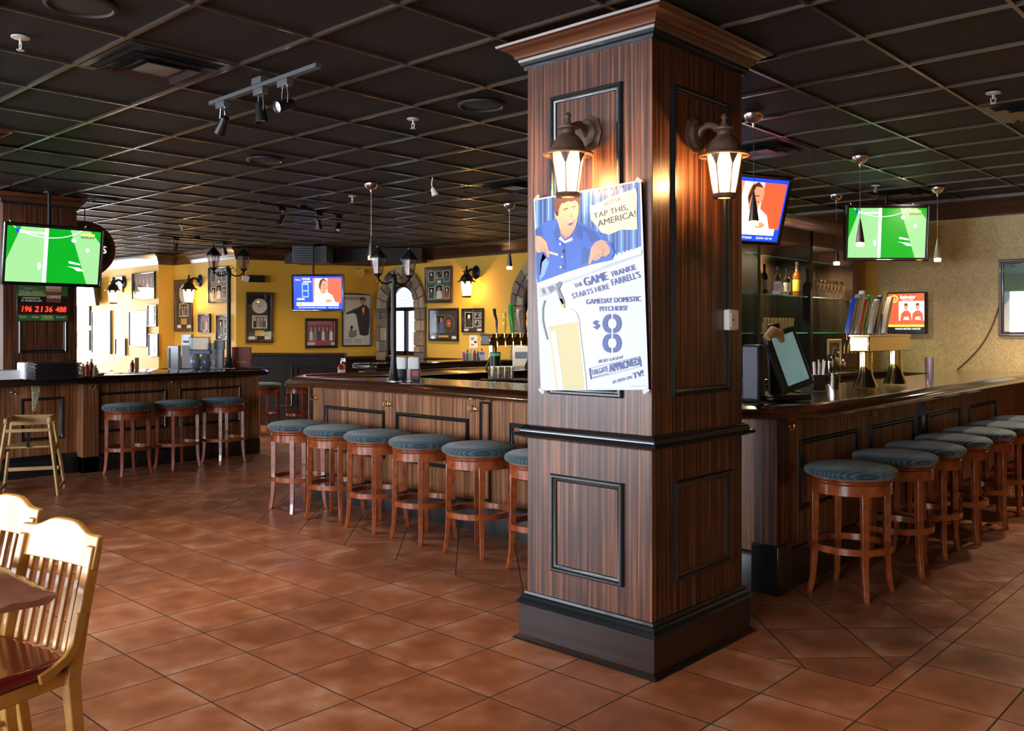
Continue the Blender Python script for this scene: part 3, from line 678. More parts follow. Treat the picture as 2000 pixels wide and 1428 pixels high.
# back-post tops measured: right post at camera (-1.366, 2.99), line toward (-.86, .51)
ch = make_chair()
dv = Vector((-.858, .513)); ang = math.atan2(-dv.y, -dv.x)+TH   # chair local +x points to the picture's right
def place_chair(cx_, ct, o=None):
    # (cx_, ct): camera-frame position of the back at post-top height
    bx, bt = cx_, ct
    f = Vector((-.513, -.858))      # facing
    c = Vector((bx, bt))+f*.285
    return (*cam2w(c.x, c.y), 0)
mid = Vector((-1.366, 2.99))+dv*.205
ch.location = place_chair(mid.x, mid.y); ch.rotation_euler.z = ang; ch['group'] = 'honey wood chairs at the table'
mid2 = Vector((-1.80, 3.44))+dv*.205
dup(ch, place_chair(mid2.x, mid2.y), ang, 'honey wood chair further from the camera, only its crest and slats in view', 'honey wood chairs at the table')
mid3 = Vector((-2.75, 1.95))
dup(ch, (*cam2w(mid3.x, mid3.y), 0), ang+PI, 'honey wood chair across the table, glimpsed under the table edge', 'honey wood chairs at the table')
def table():
    corner = Vector((-1.385, 2.72)); e1 = Vector((-.74, .67)).normalized(); e2 = Vector((-.69, -.724)).normalized()
    t = thing('dining_table', 'reddish wood table with a rough chipped edge at lower left', 'table', (*cam2w(*(corner+e1*.55+e2*.4)), 0))
    wx, wy = t.location.x, t.location.y; rnd = random.Random(3)
    def pt(a, b): q = corner+e1*a+e2*b; x, y = cam2w(q.x, q.y); return (x-wx, y-wy)
    out = []; A, B = 1.1, .8
    for (a0, b0, a1, b1) in ((0, 0, A, 0), (A, 0, A, B), (A, B, 0, B), (0, B, 0, 0)):
        n = 26
        for k in range(n): u = k/n; out.append((a0+(a1-a0)*u+rnd.uniform(-.006, .006), b0+(b1-b0)*u+rnd.uniform(-.006, .006)))
    top = [pt(min(max(a, .012), A-.012), min(max(b, .012), B-.012)) for a, b in out]; low = [pt(a-(.012 if a < .1 else 0), b-(.012 if b < .1 else 0)) for a, b in out]
    n = len(out); vs = [(x, y, .76) for x, y in top]+[(x, y, .748+rnd.uniform(-.004, .004)) for x, y in low]+[(x, y, .72) for x, y in top]
    fs = [tuple(range(n)), tuple(range(3*n-1, 2*n-1, -1))]+[(k, (k+1) % n, n+(k+1) % n, n+k) for k in range(n)]+[(n+k, n+(k+1) % n, 2*n+(k+1) % n, 2*n+k) for k in range(n)]
    MB().add(vs, fs).build('tabletop', M_TABLE, t)
    c = pt(.55, .4); MB().lathe([(.04, .03), (.04, .69), (.12, .72)], (c[0], c[1], 0), 16).build('pedestal', M_BLKM, t)
    MB().lathe([(.28, 0), (.27, .02), (.06, .04)], (c[0], c[1], 0), 28).build('table_base', M_BLKM, t)
table()

# high chair
def highchair():
    p = onz(62, 948, 0); p = ont(60, 644, 8.55)
    t = thing('high_chair', 'pale wooden restaurant high chair before the far left bar', 'high chair', (p.x, p.y, 0), TH+.35)
    H = .70
    for sx in (-1, 1):
        for sy in (-1, 1):
            MB().tube([(sx*.265, sy*.25, 0), (sx*.175, sy*.15, H)], [.017, .02], 4).build('leg', M_HICH, t, bevel=.003)
        MB().obox((sx*.182, 0, H), .035, .36, .055).build('arm_rail', M_HICH, t, bevel=.01)
        MB().obox((sx*.255, 0, .05), .02, .46, .035).build('floor_rail', M_HICH, t, bevel=.003)
        MB().obox((sx*.205, 0, .42), .02, .34, .05).build('side_rail', M_HICH, t, bevel=.003)
    MB().obox((0, 0, .45), .36, .28, .02).build('seat', M_HICH, t, bevel=.004)
    MB().obox((0, .15, H-.02), .36, .02, .10).build('backrest', M_HICH, t, bevel=.008)
    MB().obox((0, -.17, H-.09), .37, .02, .03).build('front_rail', M_HICH, t, bevel=.003)
    MB().obox((0, .21, .2), .44, .02, .035).build('rear_rail', M_HICH, t, bevel=.003)
    MB().box(-.012, .012, -.16, -.14, .45, .64).build('crotch_strap', M_BLACK, t)
highchair()

# ------------------------------------------------------------------ lamps
def sconce(loc, rz, label, power, s=1.0, mount=True):
    t = thing('wall_lantern', label, 'wall lamp', loc, rz, 'lit lantern wall lamps')
    m = M_LANT if s == 1 else M_IRON
    ax = -.165*s
    MB().lathe([(.072*s, 0), (.072*s, .008), (.06*s, .014), (.05*s, .03), (.03*s, .036)], (0, 0, .12*s), 8, axis=(0, -1, 0), sy=1.25).build('backplate', m, t)
    MB().tube([(0, -.02*s, .10*s), (0, -.045*s, .14*s), (0, -.08*s, .155*s), (0, -.11*s, .145*s), (0, ax, .115*s)], .016*s, 8).build('arm', m, t)
    MB().lathe([(.0, .008), (.075, .002), (.115, -.004), (.118, .004), (.085, .016), (.078, .03), (.07, .055), (.055, .075), (.034, .095), (.032, .112), (.05, .118), (.05, .126), (.022, .132), (.014, .15), (.009, .165), (.016, .178), (.009, .192), (0, .197)], (0, ax/s, 0), 28, caps=False).build('cap', m, t).scale = (s, s, s)
    g = MB(); k = 6
    g.lathe([(.078, .0), (.048, -.178)], (0, ax, 0), k, caps=False) if s == 1 else g.lathe([(.078*s, 0), (.048*s, -.178*s)], (0, ax, 0), k, caps=False)
    go = g.build('glass', M_LGLASS, t, smooth=False)
    r_ = MB(); r_.lathe([(.030*s, -.178*s), (.056*s, -.176*s), (.060*s, -.186*s), (.052*s, -.196*s), (.030*s, -.196*s), (.030*s, -.178*s)], (0, ax, 0), 24, caps=False)
    for i in range(k):
        a = 2*PI*i/k; r_.tube([(.079*s*math.cos(a), ax+.079*s*math.sin(a), 0), (.049*s*math.cos(a), ax+.049*s*math.sin(a), -.18*s)], .0035*s, 5)
    for i in range(k):   # pointed drips between the panes under the cap
        a = 2*PI*i/k; ca, sa = math.cos(a), math.sin(a); tx, ty = -sa, ca
        q = .081*s
        r_.add([(q*ca+tx*.022*s, ax+q*sa+ty*.022*s, 0), (q*ca-tx*.022*s, ax+q*sa-ty*.022*s, 0), (.071*s*ca, ax+.071*s*sa, -.055*s)], [(0, 1, 2)])
    r_.build('lamp_cage', m, t)
    MB().lathe([(.006, -.03), (.016, -.05), (.019, -.075), (.013, -.105), (0, -.12)], (0, ax/s, 0), 14, caps=False).build('bulb', M_BULB, t).scale = (s, s, s)
    point('lantern_light', (0, ax, -.10*s), power*1.2, (1, .62, .27), .022, t)
    return t
sconce((-2.615, PY0, 2.355), 0, 'lit bronze lantern on the left face of the big pillar, above the poster', 20)
sconce((PX1, 3.726, 2.355), PI/2, 'lit bronze lantern on the shaded right face of the big pillar', 22)
q = WB.hit(930, 551); sconce((q.x, BACK, q.z), 0, 'small lit lantern lamp on yellow back wall right of the arched window', 85, 1.35)
q = W2.hit(391, 566); sconce((q.x, 8.25, q.z), 0, 'small lit lantern lamp on picture wall between the record frame and collage', 85, 1.35)
q = W1.hit(243, 568); sconce((q.x, 7.93, q.z), 0, 'small lit lantern lamp at far left picture wall below the band photo', 85, 1.35)

def pendant(cp, bot, label, proto=None):
    p = onz(cp[0], cp[1], CEIL)
    r = math.hypot(*[p.x, p.y]); zb = 2.24
    if proto: return dup(proto, (p.x, p.y, 0), 0, label)
    t = thing('pendant_lamp', label, 'pendant lamp', (p.x, p.y, 0), 0, 'small cone pendant lamps over the bar')
    MB().lathe([(.065, CEIL-.004), (.064, CEIL-.02), (.045, CEIL-.05), (.012, CEIL-.065), (.006, CEIL-.09)], n=20).build('canopy', M_NICKEL, t)
    MB().tube([(0, 0, CEIL-.08), (0, 0, 2.44)], .0022, 6).build('cord', M_NICKEL, t)
    MB().lathe([(.005, 2.46), (.010, 2.43), (.020, 2.37), (.030, 2.30), (.034, 2.265)], n=20, caps=False).build('shade', M_NICKEL, t)
    MB().lathe([(.0335, 2.265), (.032, 2.24), (.028, 2.228)], n=16, caps=False).build('mesh_cuff', M_LGLASS, t)
    MB().lathe([(.004, 2.275), (.016, 2.262), (.018, 2.245), (.010, 2.232), (0, 2.229)], n=12, caps=False).build('bulb', M_BULBP, t)
    spot('pendant_light', (0, 0, 2.225), 14, (1, .72, .42), 100, .02, parent=t)
    return t
pr = pendant((1472, 222), 0, 'cone pendant lamp hanging beside the big pillar in front of the news screen')
for cp, lb in (((1680, 305), 'cone pendant lamp hanging in front of the right soccer screen'), ((1634, 380), 'cone pendant lamp hanging before the back bar glass shelves'), ((1831, 366), 'cone pendant lamp hanging over the right bar by the beige wall'),
               ((725, 358), 'cone pendant lamp hanging left of the arched window'), ((995, 398), 'cone pendant lamp hanging just left of the big pillar')):
    o = pendant(cp, 0, lb, pr)
    spot('pendant_light', (0, 0, 2.225), 14, (1, .72, .42), 100, .02, parent=o)

def post_lantern(p, z0, height, label, rz, sc_=1.0):
    t = thing('lamp_post', label, 'lamp post', (p.x, p.y, z0), rz, 'black lamp posts standing on the bars'); t.scale = (sc_, sc_, sc_)
    MB().lathe([(.06, 0), (.06, .02), (.045, .04), (.042, .1), (.032, .14), (.028, .2), (.026, height-.1), (.034, height-.08), (.028, height-.05), (.034, height-.02), (.022, height+.02), (.010, height+.04), (.013, height+.055), (0, height+.07)], n=16, caps=False).build('post', M_IRON, t)
    for s in (-1, 1):
        mb = MB(); mb.tube([(0, 0, height-.03), (s*.08, 0, height-.07), (s*.15, 0, height-.06), (s*.19, 0, height-.02), (s*.195, 0, height+.02)], .009, 8)
        mb.tube([(s*.02, 0, height+.02), (s*.06, 0, height+.04), (s*.09, 0, height+.0), (s*.06, 0, height-.03), (s*.045, 0, height)], .006, 6)
        mb.build('arm', M_IRON, t)
        c = (s*.195, 0, height+.02)
        MB().lathe([(0, -.09), (.010, -.08), (.008, -.05), (.02, -.02), (.045, .0), (.052, .01), (.0, .012)], c, 6, caps=False).build('lantern_cup', M_IRON, t)
        g = MB().lathe([(.05, .01), (.08, .17)], c, 6, caps=False).build('lantern_glass', glassmat('cloudy_glass', (.75, .75, .78), .15, .72), t, smooth=False)
        rb = MB()
        for i in range(6):
            a = 2*PI*i/6; rb.tube([(c[0]+.05*math.cos(a), .05*math.sin(a), c[2]+.01), (c[0]+.08*math.cos(a), .08*math.sin(a), c[2]+.17)], .004, 5)
        rb.build('lantern_ribs', M_IRON, t)
        MB().lathe([(.095, .165), (.096, .175), (.07, .21), (.035, .25), (.012, .275), (.014, .29), (.005, .30), (.003, .335)], c, 6, caps=True).build('lantern_cap', M_IRON, t)
        MB().lathe([(.008, .02), (.014, .06), (.012, .09), (.0, .11)], c, 8, caps=False).build('bulb', mat('red_candle_bulb', (.55, .1, .07), .3), t)
pA = onz(447, 719, ZL); post_lantern(pA, ZL, 1.27, 'black twin-lantern lamp post on the far left bar', TH+.6)
pB = onz(769, 744, ZT); post_lantern(pB, ZT, 1.06, 'black twin-lantern lamp post on the central bar before the arched window', TH+.75, .82)

# ------------------------------------------------------------------ televisions
E_ = lambda n, c, s=1.0: emis('screen_'+n, c, s)
SG = [E_('black', (0, 0, 0), 0), E_('green', (.0, .34, .012), .9), E_('pale_green', (.30, .62, .26), .9), E_('white', (.95, 1, .97), 1.3), E_('blue', (.01, .05, .75), 1.2), E_('sky', (.2, .45, .95), 1.1),
      E_('red', (.85, .09, .03), 1.1), E_('skin', (.75, .28, .14), 1.0), E_('cream', (1, .85, .75), 1.2), E_('gold', (1, .62, .08), 1.1), E_('dark', (.01, .012, .01), .6), E_('brown', (.07, .02, .01), 1)]
def tv(loc, rz, tilt, w_, h_, kind, label, cat='television', bz=.035):
    t = thing('television', label, cat, loc, rot=(tilt, 0, rz))
    b2 = bz*1.7
    mb = MB(); mb.box(-w_/2, w_/2, 0, .06, -h_/2, h_/2); mb.box(-w_*.3, w_*.3, .06, .11, -h_*.3, h_*.3)
    mb.build('housing', M_BLACK, t, bevel=.01)
    MB().frame(-w_/2, w_/2, -h_/2, h_/2, bz, .016).build('bezel', mat('gloss_bezel', (.006, .007, .008), .12, coat=.6), t)
    sw, sh = w_-2*bz, h_-2*bz
    def fn(x, y, k): return ((x-.5)*sw, -.004-.0008*k, (.5-y)*sh)
    mb = MB(); mb.flat = True; S = lambda pts, k, mi: shp(mb, fn, pts, k, mi)
    if kind == 'soccer':
        S(rect(0, 0, 1, 1), 0, 1); S([(.14, 0), (.385, 0), (.40, 1), (0, 1), (0, .62)], 1, 2); S([(.66, 0), (.88, 0), (1, .22), (1, 1), (.87, 1)], 1, 2)
        S(rect(.385, 0, .425, 1), 2, 3)
        arc = oval(.42, -.18, .42, .36, 20, .25, PI-.25); S(arc+[(x, y-.012) for x, y in arc[::-1]], 2, 3)
        S([(.66, .58), (.78, .62), (.79, .65), (.66, .62)], 3, 3); S([(.64, .68), (.78, .70), (.84, .76), (.76, .76), (.7, .7)], 3, 3); S(oval(.345, .70, .018, .07), 3, 3); S(oval(.70, .19, .025, .04), 3, 3); S(oval(.86, .36, .02, .04), 3, 3)
        txt(mb, 'Champions', fn, (.12, .115), (.42, .115), .055, 4, 3, .02); S(oval(.10, .07, .02, .045), 4, 4)
        S(rect(.78, .05, .93, .09), 4, 9); txt(mb, 'REPLAY', fn, (.78, .14), (.93, .14), .04, 4, 10, .02)
    else:
        S(rect(0, 0, 1, 1), 0, 4); S(rect(.40, .06, .98, .80), 1, 6); S(rect(.40, .06, .70, .80), 2, 8)
        S([(.40, .06), (.45, .06), (.42, .8), (.40, .8)], 3, 7)
        S(oval(.615, .26, .10, .20), 4, 7); S([(.52, .30), (.55, .12), (.62, .06), (.69, .14), (.60, .13), (.56, .30), (.55, .44)], 5, 11)
        S([(.42, .80), (.44, .60), (.54, .48), (.68, .46), (.80, .58), (.86, .80)], 4, 3); S([(.55, .40), (.67, .40), (.67, .50), (.60, .54), (.55, .48)], 5, 7); S(oval(.72, .74, .07, .05), 5, 7)
        S([(.60, .27), (.66, .27), (.66, .285), (.60, .285)], 6, 11); S(oval(.645, .37, .03, .012), 6, 6)
        S(rect(.17, .20, .31, .64), 1, 5); S(rect(.19, .26, .29, .42), 2, 4); S(rect(.19, .46, .29, .60), 2, 4)
        txt(mb, 'YOUR', fn, (.17, .115), (.34, .115), .07, 2, 9, .03); txt(mb, 'news', fn, (.20, .185), (.36, .185), .06, 2, 3, .03); txt(mb, 'News', fn, (.04, .13), (.15, .13), .05, 2, 3, .0)
        txt(mb, 'NEWS', fn, (.07, .72), (.22, .72), .06, 2, 3, .03)
        S(rect(.06, .79, .93, .90), 6, 3); S(rect(.08, .80, .17, .89), 7, 9); txt(mb, 'the latest news this afternoon', fn, (.2, .87), (.78, .87), .04, 8, 10, 0)
        txt(mb, 'LIVE HEADLINES FROM THE STUDIO', fn, (.10, .965), (.66, .965), .035, 8, 3, 0); txt(mb, 'DOW 101.94', fn, (.72, .965), (.92, .965), .035, 8, 3, 0)
    mb.build('screen', SG, t, smooth=False)
    return t
def ceil_pole(t, p, z, label='', tilt=0):
    M = Matrix.Rotation(0, 4, 'X')
    mb = MB(); mb.tube([(p[0], p[1], z), (p[0], p[1], CEIL-.01)], .018, 10); mb.lathe([(.06, CEIL-.03), (.06, CEIL-.01)], (p[0], p[1], 0), 12)
    o = mb.build('ceiling_mount', M_BLKM)
    o.parent = t; bpy.context.view_layer.update(); o.matrix_parent_inverse = t.matrix_world.inverted()
    return o
a = onx(4, 476, -9.62); b = onx(200, 490, -9.62); c_ = (a+b)/2
T1 = tv((-9.62, (a.y+b.y)/2, 2.30), PI/2, R(9), abs(b.y-a.y), .62, 'soccer', 'large television at upper left showing green soccer pitch')
ceil_pole(T1, (-9.75, (a.y+b.y)/2, 0), 2.5)
p = ont(621, 572, 15.0); T2 = tv(p, TH+R(3), R(6), .87, .62, 'news', 'television showing blue news screen before the yellow angled wall'); q = ont(612, 520, 15.1); ceil_pole(T2, (q.x, q.y, 0), 2.45)
p = ont(1452, 408, 7.55); T3 = tv(p, TH+R(26), R(17), .93, .60, 'news', 'television with news screen half hidden behind the right side of the pillar'); q = p+Vector((-.13, .05, 0)); ceil_pole(T3, (q.x, q.y, 0), 2.7)
p = ont(1732, 455, 9.2); T4 = tv(p, TH, R(5), .86, .575, 'soccer', 'television on the right showing green soccer pitch above the tap handles'); q = ont(1732, 420, 9.32); ceil_pole(T4, (q.x, q.y, 0), 2.6)
# television by the left pillar, its glare painted as a pale screen colour
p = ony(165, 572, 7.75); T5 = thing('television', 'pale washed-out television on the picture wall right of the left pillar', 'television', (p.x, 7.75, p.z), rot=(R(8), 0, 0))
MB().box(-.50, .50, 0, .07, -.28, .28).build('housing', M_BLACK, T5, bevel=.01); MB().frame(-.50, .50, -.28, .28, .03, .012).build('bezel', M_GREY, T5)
MB().box(-.47, .47, -.004, 0, -.25, .25).build('screen', mat('glare_screen', (.75, .78, .8), .12, coat=.5), T5); MB().box(-.1, .1, .05, .18, -.05, .05).build('wall_mount', M_BLKM, T5)

# ------------------------------------------------------------------ framed pictures
AC = [mat('art_black', (.012, .011, .012), .5), mat('art_white', (.78, .76, .72), .5), mat('art_grey', (.18, .17, .17), .5), mat('art_brown', (.09, .045, .03), .5), mat('art_gold', (.75, .5, .12), .3, .5), mat('art_red', (.35, .05, .03), .5), mat('art_blue', (.05, .10, .28), .5), mat('art_skin', (.5, .27, .17), .5), mat('art_green', (.05, .14, .06), .5), mat('art_cream', (.62, .56, .45), .5), mat('art_teal', (.25, .42, .45), .5)]
def pic(wall, l, r, t_, b_, kind, label, fm=None, cat='framed picture', bg=3, fw=.03, grp='framed pictures on the walls', glass=True):
    my = (t_+b_)/2; A = wall.hit(l, my); B = wall.hit(r, my); mx_ = (l+r)/2
    z1 = wall.hit(mx_, t_).z; z0 = wall.hit(mx_, b_).z
    W = (B-A).length; H = z1-z0; c = (A+B)/2; c.z = (z0+z1)/2; pos = c-wall.n*.012
    t = thing('picture_frame', label, cat, pos, wall.rz, grp)
    MB().frame(-W/2, W/2, -H/2, H/2, fw, .03, .0).build('frame', fm or M_FRK, t)
    def fn(x, y, k): return ((x-.5)*W, -.004-.0012*k, (.5-y)*H)
    mb = MB(); mb.box(-W/2+.005, W/2-.005, -.003, .008, -H/2+.005, H/2-.005, bg); S = lambda pts, k, mi: shp(mb, fn, pts, k, mi)
    rnd = random.Random(int(l*7+t_))
    def people(x0, y0, x1, y1, n, base=2, cols=(0, 7, 2, 6)):
        S(rect(x0, y0, x1, y1), 1, base)
        for i in range(n):
            cx_ = x0+(x1-x0)*(i+.5)/n; ww = (x1-x0)/n*.42; hh = (y1-y0)
            S([(cx_-ww, y1), (cx_-ww*.9, y0+hh*.5), (cx_-ww*.3, y0+hh*.38), (cx_+ww*.3, y0+hh*.38), (cx_+ww*.9, y0+hh*.5), (cx_+ww, y1)], 2+i % 2, cols[i % len(cols)])
            S(oval(cx_, y0+hh*.27, ww*.42, hh*.15, 10), 3+i % 2, 7 if base != 2 else 1)
    if kind == 'record':
        S(rect(.09, .06, .91, .94), 0.5, 0); S(oval(.5, .27, .27, .27*W/H*1.0 if H > W else .2), 1, 9); S(oval(.5, .27, .035, .02), 2, 2)
        S(rect(.24, .46, .76, .71), 1, 1); people(.27, .475, .73, .695, 4); S(rect(.33, .75, .67, .86), 1, 4); S(rect(.12, .87, .34, .93), 1, 1); S(rect(.68, .87, .9, .93), 1, 1)
    elif kind == 'vinyl':
        S(rect(.07, .07, .93, .93), .5, 0); S(rect(.12, .20, .55, .74), 1, 2); people(.14, .22, .53, .72, 2, 3, (2, 6)); S(oval(.68, .46, .22, .29), 1.5, 0); S(oval(.68, .46, .19, .25), 2, 2); S(oval(.68, .46, .175, .235), 2.5, 0); S(oval(.68, .46, .085, .12), 3, 5); S(oval(.68, .46, .02, .02), 4, 1)
        S(rect(.32, .82, .66, .87), 1, 4); S(rect(.08, .84, .2, .92), 1, 1); S(rect(.78, .84, .92, .92), 1, 1)
    elif kind == 'collage':
        S(rect(.08, .06, .92, .94), .5, bg)
        for i, (x0, y0, x1, y1) in enumerate(((.12, .12, .34, .42), (.38, .12, .64, .32), (.68, .12, .9, .42), (.12, .56, .34, .88), (.38, .50, .66, .88), (.70, .56, .9, .88))):
            S(rect(x0, y0, x1, y1), 1, 1); people(x0+.015, y0+.012, x1-.015, y1-.012, 1 if i != 1 else 2, (2, 8, 10, 2, 7, 2)[i], ((0,), (2, 0), (6,), (3,), (1,), (5,))[i])
        S(rect(.45, .38, .58, .45), 1, 1)
    elif kind == 'photos2':
        S(rect(.08, .08, .92, .92), .5, 0); S(rect(.13, .16, .52, .8), 1, 1); people(.15, .18, .50, .78, 1, 2, (0,))
        for y0 in (.18, .5): S(rect(.58, y0, .88, y0+.26), 1, 1); people(.6, y0+.02, .86, y0+.24, 2, 2, (0, 2))
        S(rect(.1, .84, .3, .92), 1, 1); S(rect(.7, .84, .9, .92), 1, 1)
    elif kind == 'band':
        S(rect(.06, .08, .94, .92), .5, 0); people(.09, .12, .91, .86, 5, 3, (2, 0, 5, 9, 2)); S(rect(.38, .86, .62, .92), 5, 1); S(rect(.8, .84, .92, .92), 5, 1)
    elif kind == 'team':
        S(rect(.06, .08, .94, .92), .5, 5); S(rect(.12, .14, .88, .8), 1, 5); people(.13, .22, .87, .74, 6, 5, (9, 2, 0, 9, 3, 1)); S(rect(.08, .80, .3, .9), 5, 9); S(rect(.32, .83, .78, .89), 5, 5); S(rect(.8, .8, .93, .9), 5, 9)
    elif kind == 'poster':
        S(rect(.05, .03, .95, .97), .5, 9)
        pts = [(.10+.07*i, .10+.012*(i % 2)) for i in range(8)]
        for x, y in pts: S([(x, y-.03), (x+.05, y-.035), (x+.04, y+.015), (x+.005, y+.02)], 1, 5)
        S([(.55, .62), (.48, .4), (.38, .37), (.15, .40), (.14, .365), (.40, .30), (.60, .25), (.70, .21), (.82, .22), (.93, .30), (.94, .55), (.9, .78), (.78, .80), (.6, .78)], 1, 0)
        S(oval(.70, .155, .075, .06), 2, 7); S([(.61, .14), (.63, .08), (.72, .065), (.80, .1), (.79, .16), (.72, .11)], 3, 0); S([(.66, .24), (.72, .30), (.78, .24), (.76, .4), (.70, .42)], 3, 5); S([(.68, .25), (.72, .29), (.76, .25), (.74, .36), (.70, .36)], 4, 4)
        S([(.22, .82), (.25, .70), (.32, .62), (.36, .70), (.5, .68), (.5, .8), (.36, .84)], 2, 2); S(oval(.33, .64, .05, .035), 3, 0)
        for i, y in enumerate((.86, .89, .92)): S(rect(.1, y, .34, y+.012), 1, 2); S(rect(.4, y, .66, y+.012), 1, 2)
        S(rect(.72, .83, .9, .95), 1, 9)
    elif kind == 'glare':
        S(rect(.08, .05, .92, .95), .5, 9); S(rect(.14, .10, .86, .90), 1, 1); S(rect(.62, .1, .80, .18), 2, 6); S(oval(.62, .55, .04, .02), 2, 2)  # window glare painted as pale shapes in the artwork
    elif kind == 'document':
        S(rect(.14, .08, .86, .92), .5, 1); S(rect(.22, .14, .5, .24), 1, 0); S(rect(.55, .5, .62, .85), 1, 2); S(rect(.25, .3, .4, .8), 1, 2)
    elif kind == 'green_reflection':
        S(rect(.03, .03, .97, .97), .5, 8); S(rect(.05, .42, .97, .95), 1, 10); S([(.08, .95), (.1, .6), (.22, .5), (.25, .95)], 2, 1); S([(.25, .95), (.28, .44), (.7, .44), (.97, .50), (.97, .95)], 2, 1)
        S([(.30, .44), (.36, .7), (.34, .78), (.31, .95), (.42, .95), (.42, .70), (.37, .6)], 3, 2); S([(.2, .1), (.95, .1), (.95, .36), (.2, .36)], 2, 8)  # green reflection in the glass painted into the artwork, with a figure
    mb.build('artwork', AC, t, smooth=False)
    if glass: MB().box(-W/2+fw*.5, W/2-fw*.5, -.0155, -.0145, -H/2+fw*.5, H/2-fw*.5).build('picture_glass', M_PGLASS, t, smooth=False)
    return t
FG = 'framed pictures on the walls'
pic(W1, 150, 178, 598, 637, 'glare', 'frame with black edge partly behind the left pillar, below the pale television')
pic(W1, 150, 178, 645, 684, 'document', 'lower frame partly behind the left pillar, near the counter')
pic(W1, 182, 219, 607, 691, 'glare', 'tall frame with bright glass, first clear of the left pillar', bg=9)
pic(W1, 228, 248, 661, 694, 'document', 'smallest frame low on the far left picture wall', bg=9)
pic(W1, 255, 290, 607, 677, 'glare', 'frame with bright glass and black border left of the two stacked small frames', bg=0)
pic(W1, 225, 243, 540, 572, 'document', 'small dark purple picture behind the far left wall lamp', bg=6)
pic(W1, 261, 305, 532, 585, 'band', 'wide dark band photograph high on far left wall', bg=0)
pic(W1, 291, 309, 595, 638, 'photos2', 'upper small frame at the right end of the far left wall', bg=1)
pic(W1, 293, 312, 652, 696, 'document', 'lower small frame at the right end of the far left wall', bg=1)
pic(W2, 344, 378, 546, 648, 'record', 'tall brown framed record award left of the wall lamp', M_FRB, bg=3)
pic(W2, 410, 447, 521, 592, 'collage', 'photo collage frame behind the left lamp post', M_FRK, bg=2)
pic(W2, 390, 413, 613, 650, 'band', 'small black framed band photo below the wall lamp', bg=6)
pic(W2, 425, 449, 615, 665, 'photos2', 'small grey collage low behind the left lamp post', bg=2)
pic(WD, 479, 534, 571, 670, 'record', 'gold record award in brown frame left of the news television', M_FRB, bg=3, fw=.05)
pic(WD, 595, 658, 622, 680, 'team', 'red toned group photograph framed below the news television', M_FRK, bg=5, fw=.05)
pic(WD, 667, 725, 573, 677, 'poster', 'tall framed poster of a figure in a dark suit', M_FRK, bg=0)
pic(WB, 832, 885, 521, 592, 'collage', 'brown framed photo collage right of the arched window', M_FRB, bg=8, fw=.05)
pic(WB, 839, 897, 602, 667, 'vinyl', 'black framed vinyl record with red label below the collage', M_FRK, bg=2, fw=.045)
pic(WB, 904, 946, 602, 650, 'photos2', 'small black frame of three photographs below the wall lamp', M_FRK, bg=0)
pic(WB, 1952, 2062, 505, 657, 'green_reflection', 'large brown framed green and white picture at the right edge', M_FRB, bg=8, fw=.05)
# notice on wall
q0 = WB.hit(917, 655); q1 = WB.hit(933, 680)
t = thing('paper_notice', 'small white notice taped under the three-photo frame', 'notice', ((q0.x+q1.x)/2, BACK-.004, (q0.z+q1.z)/2), 0)
def fnn(x, y, k): return ((x-.5)*(q1.x-q0.x), -.001*k, (.5-y)*(q0.z-q1.z))
mb = MB(); mb.box(-(q1.x-q0.x)/2, (q1.x-q0.x)/2, 0, .002, -(q0.z-q1.z)/2, (q0.z-q1.z)/2, 1); txt(mb, '68', fnn, (.2, .35), (.55, .35), .2, 1, 0, .03); shp(mb, fnn, rect(.6, .45, .9, .6), 1, 0); shp(mb, fnn, rect(.2, .7, .6, .8), 1, 2); mb.build('sheet', AC, t, smooth=False)

